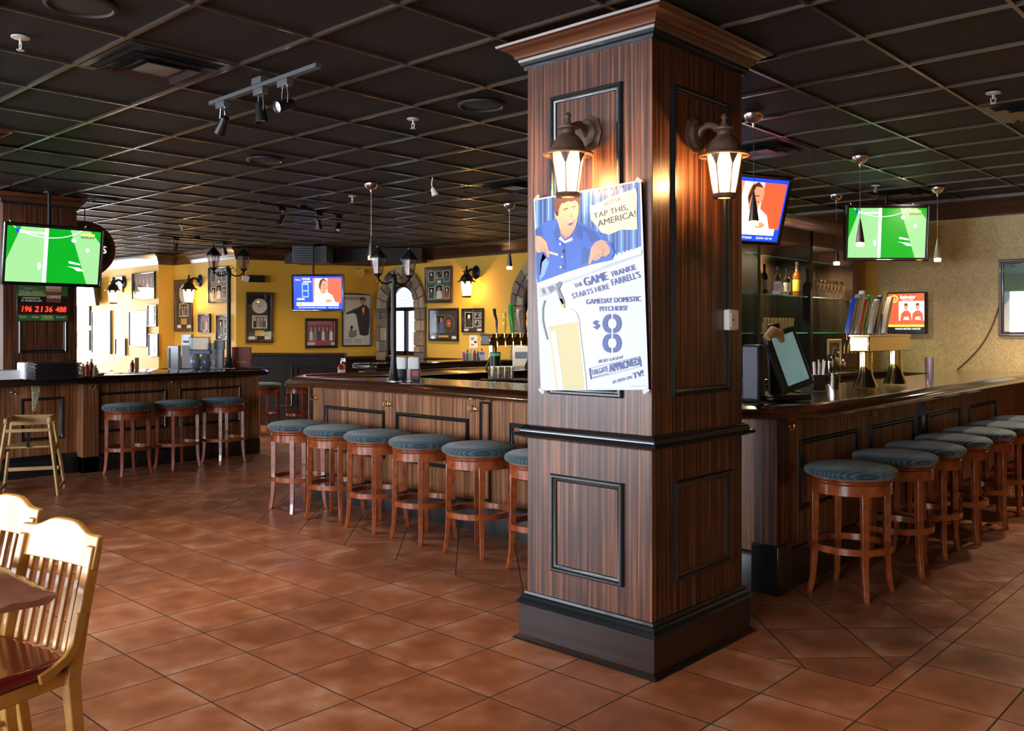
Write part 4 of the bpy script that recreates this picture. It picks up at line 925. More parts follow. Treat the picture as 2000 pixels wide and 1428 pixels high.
# ------------------------------------------------------------------ the poster on the pillar
def poster():
    Y = PY0-.026
    c = ony(1155, 560, Y)
    t = thing('beer_poster', 'tall beer poster taped to the left face of the big pillar, $8 pitcher offer', 'poster', (c.x, Y, c.z), 0)
    def fn(x, y, k):
        q = ony(1030+x/3.244, 340+y/3.2455, Y); return (q.x-c.x, -.0006*k, q.z-c.z)
    mats = [mat('poster_white', (.62, .64, .69), .5), mat('poster_blue_shirt', (.02, .09, .46), .4), mat('poster_navy', (.02, .045, .24), .4), mat('poster_curtain', (.05, .14, .42), .4), mat('poster_curtain_dark', (.012, .03, .16), .4),
            mat('poster_skin', (.60, .32, .20), .5), mat('poster_hair', (.10, .035, .012), .5), mat('poster_note', (.62, .53, .42), .5), mat('poster_ink', (.02, .018, .02), .4), mat('poster_beer', (.60, .52, .27), .5),
            mat('poster_foam', (.64, .635, .60), .5), mat('poster_steel', (.12, .12, .13), .35), mat('poster_brass', (.55, .33, .08), .35), mat('poster_grey', (.45, .48, .54), .4), mat('poster_shirt_dark', (.012, .05, .28), .4), mat('poster_glass_edge', (.62, .64, .66), .4), mat('poster_skin_shade', (.45, .2, .12), .4), mat('poster_light_blue', (.18, .34, .70), .4)]
    out = [(40, 160), (720, 38), (768, 1368), (85, 1372)]
    mb = MB(); n = 4; vs = [fn(x, y, 0) for x, y in out]; vs2 = [(v[0], .0012, v[2]) for v in vs]
    mb.add(vs+vs2, [(0, 1, 2, 3), (7, 6, 5, 4)]+[(i, (i+1) % 4, 4+(i+1) % 4, 4+i) for i in range(4)], 0)
    sheet = mb.build('paper', mats, t, smooth=False)
    mb = MB(); mb.flat = True; S = lambda pts, k, mi: shp(mb, fn, pts, k, mi)
    S([(48, 168), (712, 48), (722, 458), (470, 530), (250, 620), (68, 688)], 1, 3)
    rnd = random.Random(5)
    for i in range(26):
        x = 55+i*25.5; yt = 168-(x-48)*.18; yb_ = 690-(x-60)*.345; wdt = rnd.choice((6, 9, 13)); S([(x, yt), (x+wdt, yt-wdt*.18), (x+wdt, yb_-4), (x, yb_)], 2, 4 if i % 3 else 17)
    # man
    S([(60, 660), (52, 350), (130, 295), (200, 290), (330, 300), (420, 350), (490, 400), (545, 450), (557, 500), (540, 545), (470, 560), (400, 575), (260, 620), (90, 685), (68, 690)], 3, 1)
    S([(52, 360), (90, 330), (100, 420), (130, 520), (95, 560), (85, 640), (62, 640)], 4, 14)
    S([(100, 500), (140, 560), (110, 640), (80, 680), (85, 560)], 4, 17)
    S([(330, 320), (430, 370), (470, 430), (400, 430), (380, 380)], 4, 14); S([(225, 430), (238, 430), (250, 600), (228, 610)], 4, 14); S([(350, 460), (400, 480), (380, 560), (340, 575)], 4, 14)
    S([(215, 395), (240, 425), (285, 400), (290, 420), (240, 440), (200, 410)], 5, 0)
    S([(200, 290), (215, 350), (185, 430), (165, 380)], 5, 14); S([(325, 310), (300, 390), (345, 420), (350, 350)], 5, 14)
    S([(205, 300), (215, 380), (240, 415), (275, 395), (300, 330)], 6, 16)
    S([(186, 215), (184, 265), (195, 300), (205, 335), (222, 372), (245, 396), (268, 394), (288, 376), (305, 345), (318, 305), (328, 250), (330, 200), (318, 172), (290, 158), (240, 160), (200, 175)], 7, 5)
    S([(180, 245), (190, 240), (196, 275), (190, 292), (182, 280)], 8, 5)
    S([(168, 178), (176, 158), (200, 146), (250, 138), (300, 130), (326, 134), (334, 170), (330, 205), (322, 180), (306, 168), (282, 176), (262, 172), (240, 184), (222, 186), (212, 204), (204, 225), (200, 262), (190, 268), (184, 250), (176, 225)], 8, 6)
    S([(232, 222), (262, 214), (263, 220), (234, 229)], 8, 6); S([(284, 208), (310, 202), (311, 208), (285, 214)], 8, 6)
    S(oval(249, 235, 9, 5, 12), 8, 0); S(oval(297, 223, 9, 5, 12), 8, 0); S(oval(249, 235, 4, 4.5, 10), 9, 8); S(oval(297, 223, 4, 4.5, 10), 9, 8)
    S([(276, 232), (292, 266), (286, 273), (270, 272), (268, 268), (282, 264)], 8, 16)
    S([(250, 304), (262, 296), (292, 286), (304, 288), (300, 310), (284, 328), (264, 328)], 8, 16); S([(254, 304), (292, 291), (296, 297), (260, 311)], 9, 0); S([(264, 318), (292, 306), (284, 322), (270, 325)], 9, 14)
    S([(205, 335), (222, 372), (245, 396), (268, 394), (262, 400), (240, 404), (214, 374)], 8, 16)
    S(oval(212, 445, 7, 8, 10), 8, 0); S(oval(225, 525, 7, 8, 10), 8, 0); S(oval(215, 590, 7, 8, 10), 8, 0); S(oval(230, 490, 8, 14, 10), 9, 8)
    # left hand pointing down
    S([(52, 390), (90, 395), (125, 430), (135, 470), (143, 500), (142, 528), (132, 530), (118, 500), (100, 490), (80, 500), (60, 495), (52, 470)], 6, 5)
    S([(118, 500), (122, 498), (112, 470), (100, 455), (104, 470)], 7, 16); S([(95, 490), (99, 488), (92, 465), (86, 466)], 7, 16); S([(138, 488), (200, 505), (200, 520), (145, 505)], 7, 7)
    # right hand pointing down
    S([(435, 430), (470, 415), (525, 435), (528, 500), (500, 525), (475, 520), (460, 540), (435, 550), (415, 545), (405, 572), (394, 575), (390, 560), (400, 510), (405, 470)], 6, 5)
    S([(415, 545), (440, 510), (446, 514), (422, 548)], 7, 16); S([(440, 545), (462, 505), (467, 508), (446, 548)], 7, 16); S([(478, 520), (480, 470), (486, 470), (486, 520)], 7, 16); S([(500, 430), (535, 440), (556, 500), (540, 530), (525, 520), (528, 470)], 8, 1)
    # note
    S([(398, 195), (420, 200), (520, 150), (690, 90), (698, 130), (696, 250), (700, 350), (660, 355), (600, 352), (520, 385), (470, 372), (440, 330), (405, 290)], 5, 7)
    for i, (x, w2) in enumerate(((445, 12), (470, 18), (494, 7), (520, 14), (548, 16), (580, 12), (600, 9))): S([(x, 98-(x-445)*.17), (x+w2, 98-(x+w2-445)*.17), (x+w2, 114-(x+w2-445)*.17), (x, 114-(x-445)*.17)], 5, (2, 16)[i % 2])
    txt(mb, 'GOTTA', fn, (490, 202), (598, 168), 26, 6, 8, 0); txt(mb, 'TAP THIS,', fn, (425, 285), (640, 225), 36, 6, 8, .01, .15); txt(mb, 'AMERICA!', fn, (450, 335), (690, 268), 40, 6, 8, .01, .15)
    # torn ledge and tap
    S([(66, 690), (150, 660), (260, 620), (400, 580), (540, 545), (726, 470), (726, 505), (560, 560), (400, 618), (250, 668), (120, 712), (70, 720)], 6, 10)
    S([(70, 720), (120, 712), (250, 668), (400, 618), (726, 505), (726, 512), (400, 630), (200, 700), (80, 745)], 5, 13)
    S([(75, 745), (120, 720), (190, 700), (215, 690), (222, 700), (190, 730), (150, 755), (80, 780)], 7, 13); S([(92, 728), (110, 722), (125, 755), (105, 765)], 8, 11); S([(130, 718), (165, 705), (185, 725), (150, 752)], 8, 11)
    S([(182, 700), (210, 680), (222, 690), (205, 730), (232, 790), (240, 820), (225, 825), (205, 790), (192, 740)], 9, 11); S([(208, 790), (225, 790), (236, 825), (240, 852), (228, 850), (215, 825)], 9, 12)
    a = [(118, 800), (105, 850), (105, 930), (118, 990), (135, 1050)]; S(a+[(x-9, y) for x, y in a[::-1]], 7, 11)
    # glass
    S([(128, 920), (150, 870), (200, 850), (270, 850), (315, 875), (330, 920), (345, 1060), (372, 1280), (378, 1368), (170, 1370), (140, 1060)], 6, 15)
    S([(138, 965), (325, 935), (335, 1060), (358, 1300), (362, 1366), (188, 1369), (150, 1060)], 7, 9)
    S([(190, 985), (290, 968), (300, 1100), (200, 1110)], 8, 12) if False else S([(195, 990), (285, 975), (292, 1090), (203, 1098)], 8, 12) if False else None
    S([(150, 1000), (185, 995), (235, 1368), (200, 1369)], 8, 10)
    S([(132, 925), (155, 872), (205, 850), (270, 852), (314, 880), (328, 932), (290, 940), (138, 968)], 8, 10)
    B = .035
    txt(mb, 'THE', fn, (303, 722), (352, 706), 26, 6, 2, .02); txt(mb, 'GAME', fn, (366, 712), (512, 670), 56, 6, 2, .03); txt(mb, 'FRANKIE', fn, (543, 652), (692, 604), 36, 6, 2, .01)
    txt(mb, 'STARTS HERE', fn, (290, 792), (522, 726), 36, 6, 2, .01); txt(mb, "FARRELL'S", fn, (540, 708), (720, 655), 42, 6, 2, .01)
    txt(mb, 'GAMEDAY DOMESTIC', fn, (375, 826), (720, 806), 34, 6, 2, .02); txt(mb, 'PITCHERS!', fn, (460, 870), (632, 864), 32, 6, 2, .02)
    txt(mb, '$', fn, (420, 978), (458, 975), 52, 6, 2, .03)
    for cy8, ry in ((948, 61), (1072, 61)):      # stencilled 8 built as two broken rings
        for a0, a1 in ((-PI/2+.06, PI/2-.06), (PI/2+.06, 3*PI/2-.06)):
            o_ = [(538+60*math.copysign(abs(math.cos(a0+(a1-a0)*i/14))**.75, math.cos(a0+(a1-a0)*i/14)), cy8+ry*math.sin(a0+(a1-a0)*i/14)) for i in range(15)]
            i_ = [(538+25*math.copysign(abs(math.cos(a0+(a1-a0)*i/14))**.75, math.cos(a0+(a1-a0)*i/14))+4*(1 if math.cos((a0+a1)/2) > 0 else -1), cy8+(ry-30)*math.sin(a0+(a1-a0)*i/14)) for i in range(15)]
            for i in range(14): S([o_[i], o_[i+1], i_[i+1], i_[i]], 6, 2)
    txt(mb, 'BUD LIGHT', fn, (452, 1198), (608, 1170), 20, 6, 2, .02, .3)
    bx = [(392, 1232), (715, 1155), (726, 1218), (402, 1302)]
    def ring(p, q, wd):
        c0 = Vector((sum(v[0] for v in p)/4, sum(v[1] for v in p)/4)); inn = [tuple(Vector(v)+(c0-Vector(v)).normalized()*wd) for v in p]
        for i in range(4): S([p[i], p[(i+1) % 4], inn[(i+1) % 4], inn[i]], 6, q)
    ring(bx, 2, 9)
    txt(mb, 'TAILGATE', fn, (412, 1276), (515, 1250), 36, 6, 2, .01); txt(mb, 'APPROVED', fn, (523, 1258), (712, 1210), 52, 6, 2, .04); S([(415, 1288), (515, 1262), (515, 1266), (415, 1292)], 6, 2)
    txt(mb, 'AS SEEN ON', fn, (540, 1330), (662, 1296), 20, 6, 2, .01, .2); txt(mb, 'TV!', fn, (672, 1300), (736, 1278), 38, 6, 2, .03, .2)
    txt(mb, 'drink responsibly', fn, (650, 1350), (752, 1345), 8, 6, 13, 0)
    mb.build('print', mats, t, smooth=False)
    for x, y, a_ in ((62, 150, -.6), (708, 40, .6), (90, 1375, .6), (752, 1375, -.6)):
        q = fn(x, y, 0); MB().obox((q[0], -.002, q[2]), .035, .001, .018, (0, a_, 0)).build('tape', mat('clear_tape', (.5, .42, .36), .25), t, smooth=False)
poster()
# thermostat
q = onx(1422, 625, PX1)
t = thing('thermostat_box', 'small white plastic box on the right face of the big pillar', 'wall box', (PX1, q.y, q.z), PI/2)
MB().box(-.05, .05, -.035, 0, -.052, .052).build('case', M_WPL, t, bevel=.008); MB().box(-.035, .035, -.038, -.034, -.035, .035).build('cover', M_WHITE, t, bevel=.002); MB().lathe([(.006, 0), (.006, .004)], (-.02, -.037, .0), 10, axis=(0, -1, 0)).build('indicator', M_RED, t)

# countdown sign + neon sign
def countdown():
    X = -10.13+.03; a = onx(33, 590, X); b = onx(134, 590, X); z1 = onx(84, 553, X).z; z0 = onx(84, 628, X).z
    W = b.y-a.y; H = z1-z0
    t = thing('countdown_sign', "green and black countdown sign with red digits below the left television", 'sign', (X, (a.y+b.y)/2, (z0+z1)/2), PI/2)
    MB().box(-W/2, W/2, 0, .028, -H/2, H/2).build('case', M_BLACK, t, bevel=.004)
    ms = [mat('sign_black', (.01, .008, .008), .3), mat('sign_green', (.04, .16, .03), .4), mat('sign_lime', (.22, .38, .05), .4), mat('sign_cream', (.72, .58, .42), .4), mat('sign_stout', (.20, .07, .045), .4), M_WHITE, emis('red_led', (1, .02, .01), 5), mat('sign_foam', (.55, .28, .16), .4), mat('sign_led_panel', (.06, .004, .004), .3), mat('sign_dull', (.35, .33, .3), .5)]
    def fn(x, y, k): return ((x-.5)*W, -.002-.0008*k, (.5-y)*H)
    mb = MB(); mb.flat = True; S = lambda p, k, m_: shp(mb, fn, p, k, m_)
    S(rect(.02, .03, .98, .33), 0, 1); S([(.02, .28), (.3, .24), (.55, .27), (.55, .35), (.02, .35)], 1, 2); S(rect(.02, .36, .98, .56), 0, 0); S(rect(.02, .56, .98, .8), 0, 8); S(rect(.02, .82, .98, .98), 0, 1); S(rect(.45, .83, .7, .97), 1, 2)
    S([(.54, .05), (.86, .05), (.84, .5), (.56, .5)], 2, 4); S([(.54, .06), (.62, .0), (.8, .0), (.86, .06), (.85, .14), (.55, .14)], 3, 3); S(rect(.55, .14, .855, .22), 3, 7)
    txt(mb, 'GUINNESS', fn, (.57, .39), (.84, .39), .08, 4, 5, .02); txt(mb, 'MAKE IT', fn, (.14, .17), (.38, .17), .05, 2, 9, .02); txt(mb, 'REAL IRISH', fn, (.05, .28), (.50, .28), .085, 2, 9, .04)
    txt(mb, 'COUNTDOWN TO', fn, (.1, .42), (.43, .42), .045, 2, 5, .02); txt(mb, "ST. PATRICK'S DAY", fn, (.08, .49), (.47, .49), .05, 2, 5, .02)
    for s_, x0, x1 in (('196', .09, .27), ('21', .33, .47), ('36', .53, .67), ('488', .73, .94)): txt(mb, s_, fn, (x0, .75), (x1, .75), .15, 2, 6, .0, .12)
    for s_, x0, x1 in (('DAYS', .05, .18), ('HOURS', .28, .41), ('MINUTES', .5, .67), ('SECONDS', .75, .94)): txt(mb, s_, fn, (x0, .91), (x1, .91), .05, 2, 5, .01)
    mb.build('sign_face', ms, t, smooth=False)
countdown()
p = ont(166, 487, 10.4); t = thing('round_beer_sign', 'round black beer sign with red rim partly behind the left television', 'sign', p, PI/2-.25)
MB().lathe([(.30, -.03), (.32, -.03), (.32, .04), (.27, .04), (.27, 0), (0, 0)], (0, 0, 0), 40, caps=False, axis=(0, -1, 0)).build('rim', mat('sign_red_rim', (.16, .015, .01), .3, coat=.5), t)
MB().lathe([(.27, 0), (.27, .012), (0, .012)], (0, 0, 0), 40, axis=(0, -1, 0)).build('disc', M_BLACK, t)
mb = MB(); mb.flat = True; txt(mb, 'GUINNESS', lambda x, y, k: (x, -.014, -y), (-.22, .04), (.22, .04), .09, 0, 0, .03); mb.build('lettering', mat('sign_cream2', (.8, .7, .55), .4, emit=(1, .8, .6), es=.6), t, smooth=False)
MB().tube([(0, .02, .3), (0, .02, CEIL-p.z-.02)], .006, 6).build('hanger', M_BLKM, t)

# ------------------------------------------------------------------ ceiling fittings
def track(p0, p1, heads, label):
    z = CEIL-.05; a = onz(p0[0], p0[1], z); b = onz(p1[0], p1[1], z); c = (a+b)/2; d = b-a; L_ = d.length; rz = math.atan2(d.y, d.x)
    t = thing('track_light', label, 'track light', (c.x, c.y, z), rz)
    m = M_GREY if 'grey' in label else M_BLKM
    mb = MB(); mb.box(-L_/2, L_/2, -.018, .018, -.01, .012); mb.box(-.05, .05, -.03, .03, .01, .045); mb.build('track', m, t)
    for f, yaw, tl, lit in heads:
        x = (f-.5)*L_
        MB().box(x-.05, x+.05, -.022, .022, -.05, -.012).build('adapter', m, t, bevel=.004)
        st = MB(); 
        for s in (-1, 1): st.tube([(x+s*.022, 0, -.05), (x+s*.03, 0, -.10), (x+s*.026, 0, -.14)], .004, 6)
        st.build('yoke', M_CHROME if lit else m, t)
        dr = Vector((math.cos(yaw)*math.sin(tl), math.sin(yaw)*math.sin(tl), -math.cos(tl)))
        h = MB(); h.lathe([(.012, -.06), (.026, -.05), (.030, 0), (.036, .045), (.036, .055), (.030, .052), (.03, .04)], (x, 0, -.15), 18, axis=dr, caps=False); h.lathe([(.0, -.062), (.012, -.06)], (x, 0, -.15), 18, axis=dr, caps=False); h.build('lamp_head', M_BLKM, t)
        MB().lathe([(.03, .042), (0, .046)], (x, 0, -.15), 18, axis=dr, caps=False).build('lamp_lens', emis('spot_lens_on', (1, .75, .45), 6) if lit == 2 else mat('spot_lens', (.75, .78, .8), .1, .3), t)
track((413, 203), (622, 128), ((.12, PI, .7, 2), (.50, .4, .15, 0), (.72, -PI/2, 1.2, 1)), 'grey track light bar with three spots near upper left vent')
track((505, 396), (668, 420), ((.25, 2.5, .5, 1), (.70, 0, .2, 0), (.95, -2.6, .6, 0)), 'black track light bar with three spots at middle of the ceiling')
track((310, 460), (452, 473), ((.22, 2, .3, 0), (.9, 0, .3, 0)), 'black track light bar above the far left picture wall')
def vent(x, y, label):
    t = thing('ceiling_vent', label, 'ceiling vent', (x, y, CEIL), 0)
    hx, hy = .315, .295
    ms = mat('vent_black', (.05, .042, .045), .35, .4)
    def ring(f, z0, z1, wd):
        mb = MB(); mb.sweep([(0, z0), (-wd, z1), (-wd+.004, z1+.004), (.004, z0+.004)], [(-hx*f, -hy*f), (hx*f, -hy*f), (hx*f, hy*f), (-hx*f, hy*f)], True); return mb
    MB().box(-hx, hx, -hy, hy, -.001, .004).build('backing', mat('vent_dark', (.004, .004, .004), .8), t, smooth=False)
    for f, z0, z1, wd in ((1.0, -.006, -.004, .045), (.78, -.03, -.010, .05), (.56, -.04, -.016, .05)): ring(f, z0, z1, wd).build('louvre', ms, t, smooth=False)
    MB().box(-hx*.32, hx*.32, -hy*.32, hy*.32, -.028, -.022).build('centre_plate', ms, t, smooth=False)
vent(-4.69, 2.265, 'square ceiling vent at upper left beside the track light')
for px, py, lb in ((1500, 292, 'square ceiling vent right of the big pillar'), (1950, 224, 'square ceiling vent at upper right edge'), (1790, 378, 'square ceiling vent above the right soccer television'), (985, 357, 'square ceiling vent left of the big pillar')):
    q = onz(px, py, CEIL); x = -4.36-.33+round((q.x+4.69)/.66)*.66; y = 1.345+.306+round((q.y-1.651)/.6125)*.6125; vent(x, y, lb)
for px, py, lb in ((157, 9, 'round ceiling speaker at the top left'), (940, 205, 'round ceiling speaker left of the big pillar crown'), (517, 312, 'round ceiling speaker between two track lights'), (930, 372, 'small distant round ceiling speaker near the pillar'), (205, 391, 'round ceiling speaker above the left television')):
    q = onz(px, py, CEIL); t = thing('ceiling_speaker', lb, 'ceiling speaker', (q.x, q.y, CEIL), 0, 'round ceiling speakers')
    MB().lathe([(.15, .001), (.15, -.008), (.135, -.014), (.13, -.008), (.13, .001)], n=32, caps=False).build('rim', mat('speaker_rim', (.03, .025, .022), .5), t)
    MB().lathe([(.13, -.004), (.05, -.009), (0, -.01)], n=32, caps=False).build('grille', mat('speaker_grille', (.022, .018, .016), .6, bump=.3, bscale=300), t)
for px, py, lb in ((40, 78, 'white sprinkler head at upper left corner'), (807, 238, 'white sprinkler head at the middle of the ceiling'), (1940, 187, 'white sprinkler head at upper right'), (688, 389, 'distant sprinkler head right of black track'), (1710, 368, 'sprinkler head over the right television'), (355, 446, 'distant sprinkler head above the far left wall')):
    q = onz(px, py-6, CEIL); t = thing('sprinkler_head', lb, 'sprinkler', (q.x, q.y, CEIL), 0, 'ceiling sprinkler heads')
    MB().lathe([(.042, .0), (.042, -.006), (.012, -.014)], n=20).build('escutcheon', mat('sprinkler_white', (.6, .56, .5), .3, .2), t)
    mb = MB(); mb.tube([(0, 0, -.01), (0, 0, -.04)], .007, 8); mb.tube([(-.012, 0, -.03), (-.014, 0, -.05), (0, 0, -.065)], .003, 6); mb.tube([(.012, 0, -.03), (.014, 0, -.05), (0, 0, -.065)], .003, 6); mb.lathe([(.018, -.064), (.018, -.067)], n=14); mb.build('nozzle', mat('sprinkler_white', (0, 0, 0)), t)
q = onz(845, 347, CEIL); t = thing('hanging_spotlight', 'small white spotlight dangling on a cable from the ceiling', 'spotlight', (q.x, q.y, CEIL), TH)
MB().tube([(0, 0, 0), (-.01, 0, -.06), (.0, 0, -.11)], .006, 6).build('cable', M_WPL, t); MB().lathe([(.02, 0), (.035, .07), (.03, .072)], (0, 0, -.10), 14, axis=(.4, 0, -1)).build('lamp_head', M_WPL, t)
p = ont(603, 494, 15.2); t = thing('air_conditioner', 'grey ceiling air unit in the corner above the news television', 'air conditioner', (p.x, p.y, 2.68), TH)
MB().box(-.28, .30, 0, .6, 0, .29).build('case', mat('ac_grey', (.06, .065, .07), .4, .2), t, bevel=.008)
g = MB()
for k in range(6): g.box(-.25, .27, -.008, 0, .03+k*.04, .05+k*.04)
g.build('grille', M_BLKM, t)
q = WD.hit(495, 545); t = thing('emergency_light', 'black wall light box with a white head near the left lamp post', 'emergency light', q, WD.rz)
MB().box(-.12, .18, -.10, 0, -.06, .06).build('case', M_BLACK, t, bevel=.008); MB().obox((-.15, -.09, .0), .11, .08, .10, (0, .25, 0)).build('lamp_head', M_WPL, t, bevel=.006)
q = ony(690, 533, BACK-.9); q = WD.hit(700, 530); t = thing('security_light', 'small white flood light on yellow wall above the tall framed poster', 'flood light', q, WD.rz)
MB().box(-.08, .04, -.06, 0, -.04, .04).build('bracket', M_YDK, t, bevel=.005); MB().lathe([(.03, 0), (.07, .10), (.075, .13), (.06, .13)], (-.02, -.05, 0), 16, axis=(.2, -1, -.3)).build('lamp_head', mat('lamp_yellowed', (.65, .5, .15), .4), t)

# ------------------------------------------------------------------ back bar shelves
def backbar():
    X0 = -4.12; y0, y1 = 7.35, 10.45; H = 2.62
    t = thing('back_bar_shelving', 'tall dark wood back bar unit with glass shelves right of the pillar', 'shelving', (X0, y0, 0), 0)
    L_ = y1-y0; D = .42
    MB().box(-D, -D+.03, 0, L_, 0, H).build('back_panel', M_SHELFW, t)
    MB().box(-D, .32, 0, L_, 0, 1.06).build('base_cabinet', M_WAIN, t)
    MB().box(-D, .36, -.03, L_+.03, 1.06, 1.11).build('worktop', M_DKTOP, t, bevel=.01)
    ya = onx(1480, 560, X0).y-y0; yb_ = onx(1583, 560, X0).y-y0
    for y in (.0, ya, yb_, L_-.22):
        w_ = .22 if y == L_-.22 else .06
        MB().box(-D, 0, y-(.0), y+w_, 1.11, H).build('upright', M_SHELFW if w_ > .1 else M_WAIN, t, bevel=.004)
    MB().box(-D, .0, 0, L_, 2.44, H).build('header', M_SHELFW, t)
    MB().sweep([(0, H-.03), (.02, H-.03), (.05, H+.02), (.09, H+.05), (.10, H+.08), (0, H+.08)], [(-D, 0), (0, 0), (0, L_), (-D, L_)]).build('crown', M_CROWN, t)
    for z in (1.52, 1.90, 2.28):
        MB().box(-D+.03, -.03, .06, L_-.22, z-.008, z).build('glass_shelf', glassmat('shelf_glass', (.80, .95, .92), .03, .88), t, smooth=False)
        MB().box(-.032, -.026, .06, L_-.22, z-.009, z+.001).build('shelf_edge', M_GSHELF, t, smooth=False)
    mb = MB(); mb.box(-D+.03, -D+.032, onx(1545, 608, X0-D).y-y0, onx(1562, 608, X0-D).y-y0, 1.68, 1.74); mb.build('sticker', mat('orange_sticker', (.8, .35, .05), .5), t)
    for y in (ya/2, (ya+yb_)/2+.05, (yb_+L_-.2)/2): spot('shelf_fill', (X0-.2, y0+y, 2.42), 38, SOFT, 150, .03)  # added spots without fittings, lifting the dark shelves
    return X0
backbar()
def lathe_thing(name, label, cat, p, parts, group=None, n=16, rz=0):
    t = thing(name, label, cat, p, rz, group)
    for nm, prof, m in parts: MB().lathe(prof, n=n, caps=False).build(nm, m, t)
    return t
def bottle(p, label, body, cap, lab, h=.30, r=.036):
    return lathe_thing('liquor_bottle', label, 'bottle', p, [('body', [(0, 0), (r, .003), (r, h*.58), (r*.8, h*.66), (r*.35, h*.74), (r*.32, h*.92), (0, h*.92)], body), ('cap', [(r*.36, h*.9), (r*.4, h*.905), (r*.4, h), (0, h)], cap), ('bottle_label', [(r*1.02, h*.15), (r*1.02, h*.48)], lab)], 'liquor bottles on the back bar')
XS = -4.12-.08
G_AMB = mat('amber_liquor', (.30, .07, .01), .1, coat=.6); G_DK = mat('dark_glass_bottle', (.02, .012, .01), .1, coat=.6); G_CLR = glassmat('pale_bottle_glass', (.75, .72, .65), .05, .8)
def shelf_y(px): return onx(px, 570, XS).y
bottle((XS, shelf_y(1493), 1.90), 'dark bottle with black cap, left on the middle glass shelf', G_DK, M_BLACK, mat('label_violet', (.4, .35, .7), .5))
bottle((XS, shelf_y(1519), 1.90), 'clear bottle with blue cap on middle glass shelf', G_CLR, mat('cap_blue', (.03, .08, .4), .3), mat('label_cream', (.6, .5, .4), .5), .29)
bottle((XS, shelf_y(1537), 1.90), 'dark bottle with cream label and black cap on middle glass shelf', G_DK, M_BLACK, mat('label_cream', (.6, .5, .4), .5), .28)
bottle((XS, shelf_y(1556), 1.90), 'tall amber bottle with a pourer and yellow label, rightmost on middle glass shelf', G_AMB, M_CHROME, mat('label_yellow', (.7, .5, .08), .5), .36, .042)
bottle((XS, shelf_y(1486), 1.90), 'slim yellow bottle at left end of the middle glass shelf', mat('yellow_liquor', (.6, .55, .04), .15), mat('yellow_liquor', (0, 0, 0)), mat('yellow_liquor', (0, 0, 0)), .22, .02)
t = thing('bar_display', 'violet and white bar display with red letters between the bottles', 'display', (XS+.08, shelf_y(1508), 1.90), PI/2)
MB().box(-.07, .10, 0, .03, 0, .10).build('card', mat('display_violet', (.45, .42, .7), .5), t); MB().box(-.10, .14, -.03, .03, 0, .035).build('base', M_WHITE, t)
mb = MB(); mb.flat = True; txt(mb, 'BACARDI', lambda x, y, k: (x, -.0315, -y), (-.04, -.008), (.13, -.008), .02, 0, 0, .03); mb.build('lettering', mat('red_ink', (.5, .02, .04), .4), t, smooth=False)
M_DRINK = glassmat('drinking_glass_clear', (.86, .80, .70), .08, .66)
def pint(p, label, grp, stem=False, h=.15, r=.038):
    if stem: prof = [('glass', [(.032, 0), (.03, .004), (.005, .01), (.005, .06), (.03, .09), (.045, .13), (.045, .16), (.038, .195)], M_DRINK)]
    else: prof = [('glass', [(0, .004), (r*.78, .003), (r, h), (r-.003, h), (r*.76, .01), (0, .01)], M_DRINK)]
    return lathe_thing('drinking_glass', label, 'glass', p, prof, grp, 14)
gp = None
for k in range(9):
    y = shelf_y(1488)+.0+k*.078; lb = 'clear drinking glass in the row on the lower left glass shelf of the back bar'
    if gp is None: gp = pint((XS, y, 1.52), lb, 'glasses on the lower glass shelf')
    else: dup(gp, (XS, y, 1.52), 0, lb)
gp2 = None
for k in range(7):
    y = shelf_y(1596)+k*.098; lb = 'stemmed glass in the row on the right bay glass shelf'
    if k == 6: lb = 'stemmed glass standing last at the right end of the back bar shelf'; y += .03
    if gp2 is None: gp2 = pint((XS, y, 1.90), lb, 'stemmed glasses on the back bar shelf', True)
    else: dup(gp2, (XS, y, 1.90), 0, lb)
# things on the back-bar worktop
XW = -3.95
def wy(px): return onx(px, 715, XW).y
t = thing('picture_frame', 'small tan framed picture leaning on the back bar worktop', 'framed picture', (XW-.05, wy(1637), 1.11), PI/2)
MB().frame(-.17, .17, 0, .34, .04, .02).build('frame', mat('tan_frame', (.5, .33, .15), .4), t); MB().box(-.15, .15, 0, .01, .02, .32).build('artwork', AC[3], t); MB().box(-.07, .08, -.004, 0, .06, .26).build('portrait', AC[2], t)
for i, (px, h, r, lb) in enumerate(((1598, .19, .04, 'steel cocktail shaker left on the back bar worktop'), (1612, .24, .045, 'tall steel shaker beside the small tan picture'), (1622, .15, .04, 'short steel cup before the small tan picture'))):
    lathe_thing('cocktail_shaker', lb, 'shaker', (XW+.12, wy(px), 1.11), [('body', [(0, 0), (r*.75, 0), (r, h*.6), (r*.95, h*.7), (r*.5, h*.9)], M_CHROME), ('lid', [(r*.5, h*.9), (r*.45, h), (0, h)], M_BLKM)], 'steel shakers on the worktop')
